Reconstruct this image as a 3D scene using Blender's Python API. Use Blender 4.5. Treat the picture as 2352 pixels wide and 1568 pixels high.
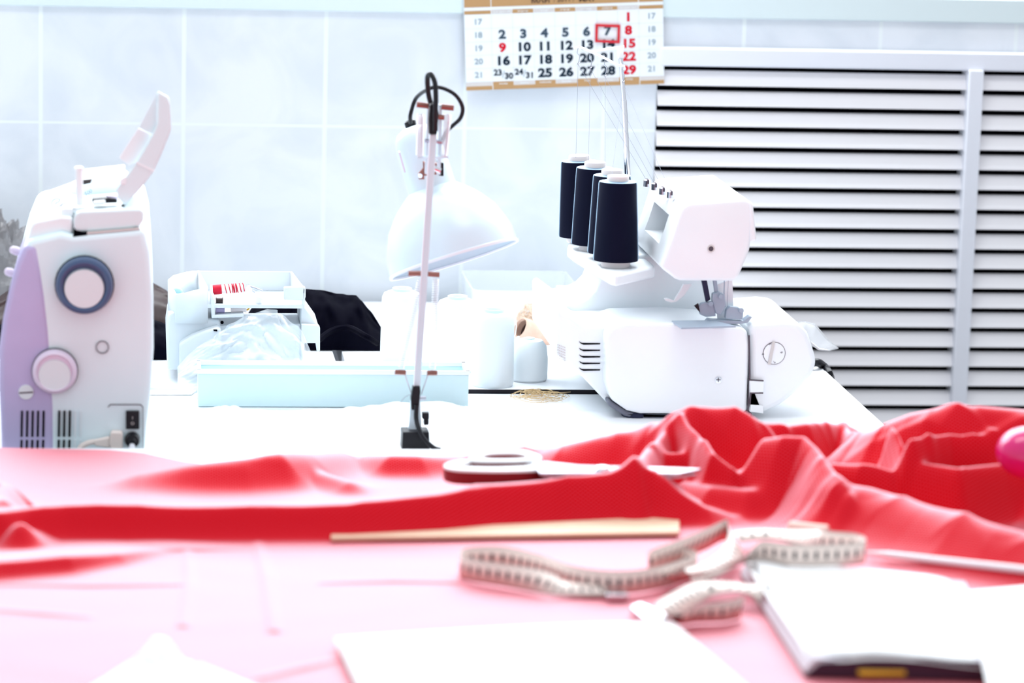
import bpy, bmesh, math, random
import numpy as np
from mathutils import Vector, Matrix, noise

# ------------------------------------------------------------------ camera, light, exposure
for o in list(bpy.data.objects):
    bpy.data.objects.remove(o)
SC = bpy.context.scene
COL = SC.collection
W, H, FPX = 2352, 1568, 7500.0
TH, PS, RO = 0.1777, -0.1161, 0.0271      # pitch down, heading, roll
ZC = 1.536                                  # lens height above the floor
CP = Vector((0, 0, ZC))
FW = Vector((-math.sin(PS) * math.cos(TH), math.cos(PS) * math.cos(TH), -math.sin(TH)))
_r = FW.cross(Vector((0, 0, 1))).normalized()
_u = _r.cross(FW)
RT = math.cos(RO) * _r + math.sin(RO) * _u
UP = math.cos(RO) * _u - math.sin(RO) * _r
cam_d = bpy.data.cameras.new('camera')
cam = bpy.data.objects.new('camera', cam_d)
COL.objects.link(cam)
cam.matrix_world = Matrix(((RT.x, UP.x, -FW.x, CP.x), (RT.y, UP.y, -FW.y, CP.y), (RT.z, UP.z, -FW.z, CP.z), (0, 0, 0, 1)))
cam_d.sensor_width = 36
cam_d.lens = FPX / W * 36
cam_d.clip_start = 0.05
cam_d.dof.use_dof = True
cam_d.dof.focus_distance = 4.12
cam_d.dof.aperture_fstop = 4.4
SC.camera = cam
SC.view_settings.view_transform = 'Standard'
SC.view_settings.look = 'None'
SC.view_settings.gamma = 1
SC.view_settings.use_curve_mapping = False
SC.view_settings.exposure = 0.55

TZ = 0.75            # far work tables
NZ = 0.78            # near cutting table
WY = 4.66            # back wall plane

def ray(px, py):
    return FW + (px - W / 2) / FPX * RT - (py - H / 2) / FPX * UP
def onz(px, py, z):
    r = ray(px, py); return CP + r * ((z - ZC) / r.z)
def ony(px, py, y):
    r = ray(px, py); return CP + r * (y / r.y)
def ppm(y):          # picture pixels per metre at plane y
    return FPX / (y * math.cos(PS) + 0.0)

world = bpy.data.worlds.new('daylight'); SC.world = world; world.use_nodes = True
bg = world.node_tree.nodes['Background']
bg.inputs[0].default_value = (0.90, 0.95, 1.0, 1); bg.inputs[1].default_value = 0.57
def area(name, loc, target, sx, sy, power, col):
    d = bpy.data.lights.new(name, 'AREA'); d.shape = 'RECTANGLE'; d.size = sx; d.size_y = sy; d.energy = power; d.color = col
    o = bpy.data.objects.new(name, d); COL.objects.link(o); o.location = loc
    o.rotation_euler = (Vector(target) - Vector(loc)).to_track_quat('-Z', 'Y').to_euler(); return o
# daylight of the window above the sill, and an unseen overhead area light added to brighten wall and tables
area('window_daylight', (0.5, WY + 0.10, 1.90), (0.45, 2.4, 0.80), 3.0, 1.34, 88, (0.90, 0.96, 1.0))
area('added_overhead_fill', (0.3, 3.3, 3.0), (0.35, 3.5, 0.7), 1.8, 0.7, 16, (0.95, 0.97, 1.0))

# ------------------------------------------------------------------ materials
def mat(name, col, rough=0.5, spec=0.5, metal=0.0, **k):
    m = bpy.data.materials.new(name); m.use_nodes = True
    b = m.node_tree.nodes['Principled BSDF']
    b.inputs['Base Color'].default_value = (*col, 1); b.inputs['Roughness'].default_value = rough
    b.inputs['Specular IOR Level'].default_value = spec; b.inputs['Metallic'].default_value = metal
    for q, v in k.items():
        b.inputs[q.replace('_', ' ')].default_value = v
    return m
def nodes(m): return m.node_tree.nodes, m.node_tree.links, m.node_tree.nodes['Principled BSDF']
def vary(m, c2, scale=6.0, lo=0.4, hi=0.7, detail=4):
    N, L, b = nodes(m); c1 = tuple(b.inputs['Base Color'].default_value)
    t = N.new('ShaderNodeTexCoord'); n = N.new('ShaderNodeTexNoise'); n.inputs['Scale'].default_value = scale; n.inputs['Detail'].default_value = detail
    r = N.new('ShaderNodeValToRGB'); r.color_ramp.elements[0].position = lo; r.color_ramp.elements[1].position = hi
    r.color_ramp.elements[0].color = c1; r.color_ramp.elements[1].color = (*c2, 1)
    L.new(t.outputs['Object'], n.inputs['Vector']); L.new(n.outputs['Fac'], r.inputs['Fac']); L.new(r.outputs['Color'], b.inputs['Base Color']); return m
def bump(m, scale, strength, dist=0.001, stretch=None):
    N, L, b = nodes(m); t = N.new('ShaderNodeTexCoord'); n = N.new('ShaderNodeTexNoise'); n.inputs['Scale'].default_value = scale
    v = t.outputs['Object']
    if stretch:
        mp = N.new('ShaderNodeMapping'); mp.inputs['Scale'].default_value = stretch; L.new(v, mp.inputs['Vector']); v = mp.outputs['Vector']
    p = N.new('ShaderNodeBump'); p.inputs['Strength'].default_value = strength; p.inputs['Distance'].default_value = dist
    L.new(v, n.inputs['Vector']); L.new(n.outputs['Fac'], p.inputs['Height']); L.new(p.outputs['Normal'], b.inputs['Normal']); return m
def film(name, col, alpha, rough=0.12):
    m = mat(name, col, rough, 0.6); b = m.node_tree.nodes['Principled BSDF']; b.inputs['Alpha'].default_value = alpha; return m

M = {}
M['white'] = vary(mat('white_gloss_plastic', (0.86, 0.90, 0.93), 0.28, 0.5), (0.83, 0.87, 0.91), 9)
M['ivory'] = vary(mat('ivory_machine_plastic', (0.74, 0.88, 0.93), 0.30, 0.45), (0.72, 0.86, 0.91), 12)
M['ivory2'] = mat('pale_rose_plastic', (0.74, 0.84, 0.88), 0.35, 0.4)
M['lilac'] = vary(mat('lilac_plastic', (0.50, 0.45, 0.70), 0.35, 0.4), (0.46, 0.42, 0.66), 14)
M['lilac2'] = mat('light_lilac_plastic', (0.70, 0.62, 0.76), 0.35, 0.4)
M['bluegrey'] = mat('blue_grey_plastic', (0.055, 0.10, 0.20), 0.35, 0.4)
M['offwhite'] = mat('offwhite_disc_plastic', (0.70, 0.78, 0.82), 0.35, 0.4)
M['beige'] = mat('beige_rubber', (0.78, 0.70, 0.66), 0.5, 0.3)
M['black'] = mat('black_plastic', (0.004, 0.004, 0.008), 0.4, 0.3)
M['void'] = mat('dark_opening', (0.002, 0.002, 0.004), 0.9, 0.0)
M['seam'] = mat('dark_seam', (0.10, 0.08, 0.10), 0.8, 0.1)
M['navyrubber'] = mat('navy_rubber', (0.012, 0.016, 0.05), 0.5, 0.3)
M['greybase'] = mat('grey_base_plastic', (0.16, 0.17, 0.22), 0.5, 0.3)
M['chrome'] = mat('chrome', (0.80, 0.82, 0.88), 0.12, 0.5, 1.0)
M['satin'] = mat('satin_nickel', (0.36, 0.43, 0.52), 0.35, 0.35, 0.0)
M['steel'] = vary(mat('brushed_steel', (0.55, 0.57, 0.64), 0.28, 0.5, 1.0), (0.4, 0.42, 0.5), 40)
M['copper'] = mat('brown_rod_metal', (0.30, 0.13, 0.11), 0.3, 0.5, 0.7)
M['lampwhite'] = vary(mat('white_enamel', (0.66, 0.79, 0.87), 0.30, 0.5), (0.64, 0.77, 0.85), 5)
M['lampin'] = mat('white_reflector', (0.82, 0.86, 0.92), 0.35, 0.5)
M['navy'] = mat('navy_thread', (0.0020, 0.0028, 0.015), 0.62, 0.08, Sheen_Weight=0.08, Sheen_Roughness=0.3)
M['navy'].node_tree.nodes['Principled BSDF'].inputs['Sheen Tint'].default_value = (0.30, 0.55, 1.0, 1)
M['cream'] = mat('cream_spool_core', (0.84, 0.78, 0.78), 0.5, 0.3)
M['thread'] = mat('grey_thread', (0.36, 0.38, 0.46), 0.7, 0.1)
M['cone'] = mat('white_wound_thread', (0.74, 0.80, 0.83), 0.8, 0.15)
M['traywhite'] = mat('white_tray_plastic', (0.68, 0.73, 0.77), 0.35, 0.4)
M['card'] = vary(mat('brown_cardboard', (0.62, 0.42, 0.33), 0.8, 0.1), (0.7, 0.5, 0.4), 60)
M['straw'] = mat('straw_thread', (0.62, 0.46, 0.26), 0.8, 0.1)
M['straw2'] = mat('cream_thread', (0.72, 0.58, 0.46), 0.8, 0.1)
M['cyan'] = vary(mat('pale_cyan_plastic', (0.62, 0.80, 0.84), 0.35, 0.4), (0.66, 0.83, 0.86), 8)
M['table'] = vary(mat('white_laminate', (0.86, 0.88, 0.91), 0.30, 0.5), (0.83, 0.86, 0.90), 3)
M['edge'] = mat('black_edge_band', (0.006, 0.006, 0.012), 0.4, 0.3)
M['slat'] = mat('white_slat_enamel', (0.84, 0.83, 0.86), 0.45, 0.3)
M['rail'] = mat('white_rail_enamel', (0.76, 0.78, 0.85), 0.45, 0.3)
M['blackcloth'] = bump(mat('black_cloth', (0.0012, 0.0012, 0.005), 0.9, 0.04), 90, 0.5)
M['brown'] = vary(mat('dark_brown_leather', (0.030, 0.012, 0.012), 0.45, 0.4), (0.02, 0.008, 0.01), 30)
M['paper'] = bump(mat('white_paper', (0.88, 0.89, 0.90), 0.75, 0.2), 30, 0.15)
M['spine'] = mat('dark_violet_binding', (0.045, 0.014, 0.035), 0.6, 0.3)
M['pages'] = bump(mat('paper_page_edges', (0.66, 0.64, 0.70), 0.85, 0.1), 700, 0.6, 0.0006, (0.05, 0.05, 1))
M['bag'] = film('clear_plastic_film', (0.86, 0.92, 0.97), 0.42)
M['film2'] = film('white_packing_film', (0.88, 0.93, 0.96), 0.55)
M['clear'] = film('clear_lid_plastic', (0.86, 0.91, 0.95), 0.40)
M['greybag'] = film('grey_crumpled_film', (0.30, 0.29, 0.30), 0.60)
M['scrapfilm'] = film('cloudy_tray_plastic', (0.60, 0.61, 0.64), 0.72)
M['red'] = mat('red_thread', (0.55, 0.004, 0.03), 0.6, 0.3)
M['maroon'] = mat('maroon_handle_rubber', (0.20, 0.006, 0.012), 0.4, 0.4)
M['redplastic'] = mat('red_plastic', (0.60, 0.015, 0.03), 0.35, 0.4)
M['tan'] = mat('bronze_print', (0.46, 0.27, 0.12), 0.5, 0.3)
M['palegrey'] = mat('pale_grey_print', (0.62, 0.59, 0.58), 0.6, 0.2)
M['calpaper'] = mat('calendar_paper', (0.80, 0.84, 0.87), 0.6, 0.2)
M['ink'] = mat('dark_ink', (0.012, 0.025, 0.045), 0.7, 0.1)
M['ink2'] = mat('faded_blue_ink', (0.055, 0.085, 0.12), 0.7, 0.1)
M['greyink'] = mat('grey_ink', (0.32, 0.40, 0.45), 0.7, 0.1)
M['redink'] = mat('red_ink', (0.62, 0.012, 0.03), 0.7, 0.1)
M['hairline'] = mat('pale_rule_ink', (0.62, 0.63, 0.68), 0.7, 0.1)
M['brownink'] = mat('brown_ink', (0.10, 0.055, 0.035), 0.6, 0.2)
M['wood'] = bump(vary(mat('light_wood', (0.78, 0.58, 0.42), 0.5, 0.35), (0.74, 0.52, 0.36), 20), 60, 0.2, 0.001, (1, 20, 20))
M['chalk'] = mat('pale_pink_chalk', (0.86, 0.62, 0.55), 0.7, 0.2)
M['magenta'] = mat('magenta_gloss', (0.62, 0.01, 0.16), 0.18, 0.6)
M['yellow'] = mat('yellow_pencil_paint', (0.75, 0.42, 0.03), 0.4, 0.4)
M['brass'] = mat('tape_end_metal', (0.62, 0.62, 0.66), 0.25, 0.5, 1.0)
M['floor'] = vary(mat('grey_floor', (0.40, 0.40, 0.42), 0.5, 0.3), (0.34, 0.34, 0.36), 4)
M['wallpaint'] = mat('white_wall_paint', (0.82, 0.84, 0.88), 0.7, 0.2)
M['sillpaint'] = mat('pale_sill_paint', (0.66, 0.76, 0.78), 0.45, 0.3)
M['glass'] = mat('window_glass', (1, 1, 1), 0.02, 0.5)
_N, _L, _b = M['glass'].node_tree.nodes, M['glass'].node_tree.links, M['glass'].node_tree.nodes['Principled BSDF']
_t = _N.new('ShaderNodeBsdfTransparent'); _g = _N.new('ShaderNodeBsdfGlossy'); _g.inputs['Roughness'].default_value = 0.02; _m = _N.new('ShaderNodeMixShader'); _m.inputs[0].default_value = 0.06
_L.new(_t.outputs[0], _m.inputs[1]); _L.new(_g.outputs[0], _m.inputs[2]); _L.new(_m.outputs[0], _N['Material Output'].inputs[0]); _N.remove(_b)
M['leg'] = mat('grey_table_leg', (0.35, 0.36, 0.4), 0.4, 0.4, 0.6)

def graze(m, lo, hi, amt, col, rough):
    """fuzzy fibres that catch more light the flatter they are seen"""
    N, L, b = nodes(m); lw = N.new('ShaderNodeLayerWeight'); lw.inputs['Blend'].default_value = 0.5
    cr = N.new('ShaderNodeMapRange'); cr.interpolation_type = 'SMOOTHSTEP'; cr.inputs['From Min'].default_value = lo; cr.inputs['From Max'].default_value = hi; cr.inputs['To Min'].default_value = 0.0; cr.inputs['To Max'].default_value = amt
    L.new(lw.outputs['Facing'], cr.inputs['Value']); gl = N.new('ShaderNodeBsdfGlossy'); gl.inputs['Color'].default_value = (*col, 1); gl.inputs['Roughness'].default_value = rough
    ms = N.new('ShaderNodeMixShader'); L.new(cr.outputs[0], ms.inputs[0]); L.new(b.outputs[0], ms.inputs[1]); L.new(gl.outputs[0], ms.inputs[2]); L.new(ms.outputs[0], N['Material Output'].inputs[0]); return m
graze(M['navy'], 0.66, 0.92, 0.75, (0.62, 0.82, 1.0), 0.6)

def line_mask(N, L, src, period, origin, half, soft):
    a = N.new('ShaderNodeMath'); a.operation = 'SUBTRACT'; a.inputs[1].default_value = origin - period / 2; L.new(src, a.inputs[0])
    w = N.new('ShaderNodeMath'); w.operation = 'WRAP'; w.inputs[1].default_value = period / 2; w.inputs[2].default_value = -period / 2
    s2 = N.new('ShaderNodeMath'); s2.operation = 'SUBTRACT'; s2.inputs[1].default_value = origin; L.new(src, s2.inputs[0])
    L.new(s2.outputs[0], w.inputs[0])
    ab = N.new('ShaderNodeMath'); ab.operation = 'ABSOLUTE'; L.new(w.outputs[0], ab.inputs[0])
    mr = N.new('ShaderNodeMapRange'); mr.interpolation_type = 'SMOOTHSTEP'; mr.inputs['From Min'].default_value = half; mr.inputs['From Max'].default_value = half + soft
    mr.inputs['To Min'].default_value = 1; mr.inputs['To Max'].default_value = 0; L.new(ab.outputs[0], mr.inputs['Value']); return mr.outputs[0]

def tile_material():
    m = mat('white_wall_tiles', (0.72, 0.76, 0.82), 0.22, 0.5); N, L, b = nodes(m)
    t = N.new('ShaderNodeTexCoord'); sp = N.new('ShaderNodeSeparateXYZ'); L.new(t.outputs['Object'], sp.inputs[0])
    x0 = ony(421, 290, WY).x; x1 = ony(744, 290, WY).x; x2 = ony(1385, 300, WY).x
    z0 = ony(700, 289, WY).z
    per = (x2 - x0) / 3
    mx = line_mask(N, L, sp.outputs['X'], per, x0, 0.0018, 0.0020); mz = line_mask(N, L, sp.outputs['Z'], 0.30, z0, 0.0012, 0.0012)
    mm = N.new('ShaderNodeMath'); mm.operation = 'MAXIMUM'; L.new(mx, mm.inputs[0]); L.new(mz, mm.inputs[1])
    n = N.new('ShaderNodeTexNoise'); n.inputs['Scale'].default_value = 7; n.inputs['Detail'].default_value = 5; n.inputs['Distortion'].default_value = 1.2
    L.new(t.outputs['Object'], n.inputs['Vector'])
    r = N.new('ShaderNodeValToRGB'); r.color_ramp.elements[0].position = 0.35; r.color_ramp.elements[1].position = 0.62
    r.color_ramp.elements[0].color = (0.66, 0.71, 0.77, 1); r.color_ramp.elements[1].color = (0.75, 0.79, 0.84, 1); L.new(n.outputs['Fac'], r.inputs['Fac'])
    mix = N.new('ShaderNodeMix'); mix.data_type = 'RGBA'; L.new(mm.outputs[0], mix.inputs['Factor']); L.new(r.outputs['Color'], mix.inputs['A']); mix.inputs['B'].default_value = (0.79, 0.845, 0.86, 1)
    L.new(mix.outputs['Result'], b.inputs['Base Color'])
    mr = N.new('ShaderNodeMapRange'); mr.inputs['To Min'].default_value = 0.30; mr.inputs['To Max'].default_value = 0.8; L.new(mm.outputs[0], mr.inputs['Value']); L.new(mr.outputs[0], b.inputs['Roughness'])
    return m
M['tile'] = tile_material()

def mesh_fabric():
    m = mat('red_mesh_jersey', (0.60, 0.0, 0.008), 0.60, 0.08, Sheen_Weight=0.08, Sheen_Roughness=0.30); N, L, b = nodes(m)
    b.inputs['Sheen Tint'].default_value = (1.0, 0.90, 0.98, 1)
    uv = N.new('ShaderNodeTexCoord'); sp = N.new('ShaderNodeSeparateXYZ'); L.new(uv.outputs['UV'], sp.inputs[0])
    def sn(src, k, off=0.0):
        a = N.new('ShaderNodeMath'); a.operation = 'MULTIPLY_ADD'; a.inputs[1].default_value = k; a.inputs[2].default_value = off; L.new(src, a.inputs[0])
        s = N.new('ShaderNodeMath'); s.operation = 'SINE'; L.new(a.outputs[0], s.inputs[0]); return s.outputs[0]
    k = 2 * math.pi / 0.0052
    p = N.new('ShaderNodeMath'); p.operation = 'MULTIPLY'; L.new(sn(sp.outputs['X'], k), p.inputs[0]); L.new(sn(sp.outputs['Y'], k), p.inputs[1])
    mr = N.new('ShaderNodeMapRange'); mr.inputs['From Min'].default_value = 0.25; mr.inputs['From Max'].default_value = 0.8; L.new(p.outputs[0], mr.inputs['Value'])
    mix = N.new('ShaderNodeMix'); mix.data_type = 'RGBA'; mix.inputs['A'].default_value = (0.60, 0.0, 0.006, 1); mix.inputs['B'].default_value = (0.68, 0.045, 0.085, 1)
    L.new(mr.outputs[0], mix.inputs['Factor']); L.new(mix.outputs['Result'], b.inputs['Base Color'])
    bp = N.new('ShaderNodeBump'); bp.inputs['Strength'].default_value = 0.25; bp.inputs['Distance'].default_value = 0.0008; L.new(p.outputs[0], bp.inputs['Height']); L.new(bp.outputs['Normal'], b.inputs['Normal'])
    # the smooth synthetic yarn mirrors more and more light towards grazing view, like a Fresnel coat
    lw = N.new('ShaderNodeLayerWeight'); lw.inputs['Blend'].default_value = 0.5
    cr = N.new('ShaderNodeMapRange'); cr.interpolation_type = 'SMOOTHSTEP'; cr.inputs['From Min'].default_value = 0.30; cr.inputs['From Max'].default_value = 0.92; cr.inputs['To Min'].default_value = 0.0; cr.inputs['To Max'].default_value = 0.335
    ad = N.new('ShaderNodeMath'); ad.operation = 'MULTIPLY_ADD'; ad.inputs[1].default_value = 0.16; L.new(mr.outputs[0], ad.inputs[0]); L.new(lw.outputs['Facing'], ad.inputs[2]); L.new(ad.outputs[0], cr.inputs['Value'])
    gl = N.new('ShaderNodeBsdfGlossy'); gl.inputs['Color'].default_value = (0.94, 0.85, 0.95, 1); gl.inputs['Roughness'].default_value = 0.72
    ms = N.new('ShaderNodeMixShader'); L.new(cr.outputs[0], ms.inputs[0]); L.new(b.outputs[0], ms.inputs[1]); L.new(gl.outputs[0], ms.inputs[2]); L.new(ms.outputs[0], N['Material Output'].inputs[0])
    return m
M['jersey'] = mesh_fabric()

def tape_material():
    m = mat('printed_tape', (0.70, 0.58, 0.50), 0.5, 0.4); N, L, b = nodes(m)
    uv = N.new('ShaderNodeTexCoord'); sp = N.new('ShaderNodeSeparateXYZ'); L.new(uv.outputs['UV'], sp.inputs[0])
    num = line_mask(N, L, sp.outputs['X'], 0.0100, 0.005, 0.0013, 0.0006)
    mid = line_mask(N, L, sp.outputs['Y'], 1.0, 0.50, 0.16, 0.04)
    tick = line_mask(N, L, sp.outputs['X'], 0.0020, 0.0, 0.0003, 0.0002)
    edge = line_mask(N, L, sp.outputs['Y'], 1.0, 0.0, 0.10, 0.01)
    def mul(a, c):
        q = N.new('ShaderNodeMath'); q.operation = 'MULTIPLY'; L.new(a, q.inputs[0]); L.new(c, q.inputs[1]); return q.outputs[0]
    mx = N.new('ShaderNodeMath'); mx.operation = 'MAXIMUM'; L.new(mul(num, mid), mx.inputs[0]); L.new(mul(tick, edge), mx.inputs[1])
    mix = N.new('ShaderNodeMix'); mix.data_type = 'RGBA'; L.new(mx.outputs[0], mix.inputs['Factor']); mix.inputs['A'].default_value = (0.86, 0.74, 0.68, 1); mix.inputs['B'].default_value = (0.03, 0.02, 0.03, 1)
    L.new(mix.outputs['Result'], b.inputs['Base Color']); return m
M['tape'] = tape_material()

# ------------------------------------------------------------------ builders
class MB:
    def __init__(s): s.v = []; s.f = []
    def add(s, vs, fs):
        n = len(s.v); s.v += [Vector(q) for q in vs]; s.f += [tuple(i + n for i in f) for f in fs]; return s
    def box(s, a, b):
        (x0, y0, z0), (x1, y1, z1) = a, b
        return s.add([(x0, y0, z0), (x1, y0, z0), (x1, y1, z0), (x0, y1, z0), (x0, y0, z1), (x1, y0, z1), (x1, y1, z1), (x0, y1, z1)],
                     [(0, 3, 2, 1), (4, 5, 6, 7), (0, 1, 5, 4), (1, 2, 6, 5), (2, 3, 7, 6), (3, 0, 4, 7)])
    def prism(s, pts, d):
        n = len(pts); d = Vector(d); p = [Vector(q) for q in pts]
        return s.add(p + [q + d for q in p], [tuple(range(n)), tuple(range(2 * n - 1, n - 1, -1))] + [(i, (i + 1) % n, n + (i + 1) % n, n + i) for i in range(n)])
    def loft(s, rings, closed=True, caps=True):
        n = len(rings[0]); vs = [q for r in rings for q in r]; fs = []
        for k in range(len(rings) - 1):
            for i in range(n if closed else n - 1):
                j = (i + 1) % n; fs.append((k * n + i, k * n + j, (k + 1) * n + j, (k + 1) * n + i))
        if caps and closed:
            fs.append(tuple(range(n - 1, -1, -1))); m = (len(rings) - 1) * n; fs.append(tuple(range(m, m + n)))
        return s.add(vs, fs)
    def tube(s, path, r, n=8, caps=True):
        P = [Vector(q) for q in path]; rings = []; up = None
        for i, p in enumerate(P):
            t = (P[min(i + 1, len(P) - 1)] - P[max(i - 1, 0)])
            t = t.normalized() if t.length > 1e-9 else Vector((0, 0, 1))
            if up is None:
                up = Vector((0, 0, 1)) if abs(t.z) < 0.9 else Vector((1, 0, 0))
            a = t.cross(up)
            if a.length < 1e-6: a = t.orthogonal()
            a.normalize(); up = a.cross(t); rr = r[i] if isinstance(r, (list, tuple)) else r
            rings.append([p + rr * (math.cos(2 * math.pi * k / n) * a + math.sin(2 * math.pi * k / n) * up) for k in range(n)])
        return s.loft(rings, True, caps)
    def lathe(s, prof, o, axis=(0, 0, 1), n=32, caps=True):
        ax = Vector(axis).normalized(); a = ax.orthogonal().normalized(); b = ax.cross(a); o = Vector(o)
        rings = [[o + ax * h + r * (math.cos(2 * math.pi * k / n) * a + math.sin(2 * math.pi * k / n) * b) for k in range(n)] for r, h in prof]
        return s.loft(rings, True, caps)
    def build(s, name, m, parent=None, bevel=0.0, seg=2, angle=35, loc=None, sub=0, solid=0.0):
        base = Vector(loc) if loc is not None else (parent_world(parent) if parent else Vector((0, 0, 0)))
        me = bpy.data.meshes.new(name); me.from_pydata([tuple(q - base) for q in s.v], [], s.f)
        bm = bmesh.new(); bm.from_mesh(me); bmesh.ops.recalc_face_normals(bm, faces=bm.faces)
        bm.to_mesh(me); bm.free()
        me.materials.append(m)
        me.polygons.foreach_set('use_smooth', [True] * len(me.polygons))
        me.set_sharp_from_angle(angle=math.radians(angle))
        o = bpy.data.objects.new(name, me); COL.objects.link(o)
        if parent: o.parent = parent
        else: o.location = base
        if solid:
            q = o.modifiers.new('s', 'SOLIDIFY'); q.thickness = solid; q.offset = 0
        if bevel:
            q = o.modifiers.new('b', 'BEVEL'); q.width = bevel; q.segments = seg; q.limit_method = 'ANGLE'; q.angle_limit = math.radians(28); q.harden_normals = False
        if sub:
            q = o.modifiers.new('u', 'SUBSURF'); q.levels = sub; q.render_levels = sub
        return o
def parent_world(o):
    p = Vector((0, 0, 0))
    while o: p += o.location; o = o.parent
    return p
def tag(o, label, cat, group=None, kind=None):
    o['label'] = label; o['category'] = cat
    if group: o['group'] = group
    if kind: o['kind'] = kind
    return o
def thing(name, label, cat, loc, group=None):
    o = bpy.data.objects.new(name, None); COL.objects.link(o); o.location = loc; o.empty_display_size = 0.02
    return tag(o, label, cat, group)
def struct(o): o['kind'] = 'structure'; return o
def cut(o, cutter, m=None):
    """subtract a cutter solid (an MB in world space) from object o and bake the result"""
    c = cutter.build('cutter', m or M['void']); 
    q = o.modifiers.new('cut', 'BOOLEAN'); q.operation = 'DIFFERENCE'; q.object = c; q.solver = 'EXACT'
    bpy.context.view_layer.update()
    dg = bpy.context.evaluated_depsgraph_get(); me = bpy.data.meshes.new_from_object(o.evaluated_get(dg))
    o.modifiers.clear(); o.data = me; bpy.data.objects.remove(c); 
    me.set_sharp_from_angle(angle=math.radians(35)); return o
def PX(y, *pts): return [ony(a, b, y) for a, b in pts]
def disc(mb, px, py, rpx, y, th, n=32, prof=None):
    """a disc facing the lens side (-y) standing off plane y by th"""
    c = ony(px, py, y); r = rpx / ppm(y)
    prof = prof or [(r * 0.94, th), (r, th * 0.75), (r, 0)]
    return mb.lathe([(q, h) for q, h in prof][::-1], c, (0, -1, 0), n)
def ringband(mb, px, py, r0, r1, y, th, n=40):
    c = ony(px, py, y); k = 1 / ppm(y); ax = Vector((0, -1, 0)); a = Vector((1, 0, 0)); b = Vector((0, 0, 1)); rings = []
    for r, h in ((r0, 0), (r0, th), (r1, th), (r1, 0)):
        rings.append([c + ax * h + r * k * (math.cos(2 * math.pi * i / n) * a + math.sin(2 * math.pi * i / n) * b) for i in range(n)])
    rings.append(rings[0]); return mb.loft(rings, True, False)
def smoothpath(pts, n=8):
    P = [Vector(p) for p in pts]; out = []
    for i in range(len(P) - 1):
        a, b, c, d = P[max(i - 1, 0)], P[i], P[i + 1], P[min(i + 2, len(P) - 1)]
        for k in range(n):
            t = k / n; out.append(0.5 * ((2 * b) + (c - a) * t + (2 * a - 5 * b + 4 * c - d) * t * t + (3 * b - a - 3 * c + d) * t ** 3))
    out.append(P[-1]); return out
def text_into(mb, s, size, place, bold=0.0, squeeze=1.0, align='CENTER'):
    """add the flat outline of string s to mb; place(u, v) maps text plane to world"""
    cu = bpy.data.curves.new('t', 'FONT'); cu.body = s; cu.size = size; cu.align_x = align; cu.align_y = 'CENTER'; cu.offset = bold * size; cu.resolution_u = 3
    o = bpy.data.objects.new('t', cu); COL.objects.link(o); bpy.context.view_layer.update()
    me = o.evaluated_get(bpy.context.evaluated_depsgraph_get()).to_mesh()
    mb.add([place(v.co.x * squeeze, v.co.y) for v in me.vertices], [tuple(p.vertices) for p in me.polygons])
    o.evaluated_get(bpy.context.evaluated_depsgraph_get()).to_mesh_clear(); bpy.data.objects.remove(o); bpy.data.curves.remove(cu)
def grid_sheet(fn, nu, nv):
    mb = MB(); mb.v = [Vector(fn(i / nu, j / nv)) for j in range(nv + 1) for i in range(nu + 1)]
    mb.f = [(j * (nu + 1) + i, j * (nu + 1) + i + 1, (j + 1) * (nu + 1) + i + 1, (j + 1) * (nu + 1) + i) for j in range(nv) for i in range(nu)]
    return mb
def quadmap(a, b, c, d, u, v):   # bilinear patch
    return (Vector(a) * (1 - u) + Vector(b) * u) * (1 - v) + (Vector(d) * (1 - u) + Vector(c) * u) * v

#SECTION room
# ------------------------------------------------------------------ the room
b = MB().box((-3.5, -0.8, -0.05), (4.5, WY + 0.05, 0.0)); struct(b.build('floor', M['floor']))
sillz = ony(1176, 30, WY - 0.02).z
LX0 = ony(1504, 340, WY).x          # where the tiles end and the radiator screen begins
LX1 = 3.2
lz1 = ony(1900, 112, WY).z           # top edge of the screen
wb = MB()
wb.box((-3.5, WY, 0), (LX0, WY + 0.12, sillz)); wb.box((LX0, WY, lz1), (4.5, WY + 0.12, sillz)); wb.box((LX1, WY, 0), (4.5, WY + 0.12, lz1))
wb.box((-3.5, WY, 2.75), (4.5, WY + 0.12, 3.1)); wb.box((-3.5, WY, sillz), (-1.05, WY + 0.12, 2.75)); wb.box((2.05, WY, sillz), (4.5, WY + 0.12, 2.75))
wb.box((LX0, WY + 0.10, 0), (LX1, WY + 0.12, lz1))
struct(wb.build('wall_back', M['tile'], None))
wf = MB()
for x in (-1.05, -0.05, 0.98, 1.99):
    wf.box((x, WY + 0.018, sillz + 0.085), (x + 0.06, WY + 0.088, 2.695))
wf.box((-1.05, WY + 0.02, sillz + 0.02), (2.05, WY + 0.09, sillz + 0.09)); wf.box((-1.05, WY + 0.02, 2.69), (2.05, WY + 0.09, 2.75))
win = struct(wf.build('window_1', M['rail'], None, 0.004))
pn = MB().box((-1.05, WY + 0.05, sillz + 0.05), (2.05, WY + 0.056, 2.72)).build('window_pane', M['glass'], win)
s0 = ony(60, 19, WY - 0.008); s1 = ony(2300, 49, WY - 0.008)
sb = MB().box((-3.5, WY - 0.008, (s0.z + s1.z) / 2), (4.5, WY + 0.10, (s0.z + s1.z) / 2 + 0.035)); struct(sb.build('trim_1', M['sillpaint'], None, 0.002))

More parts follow.
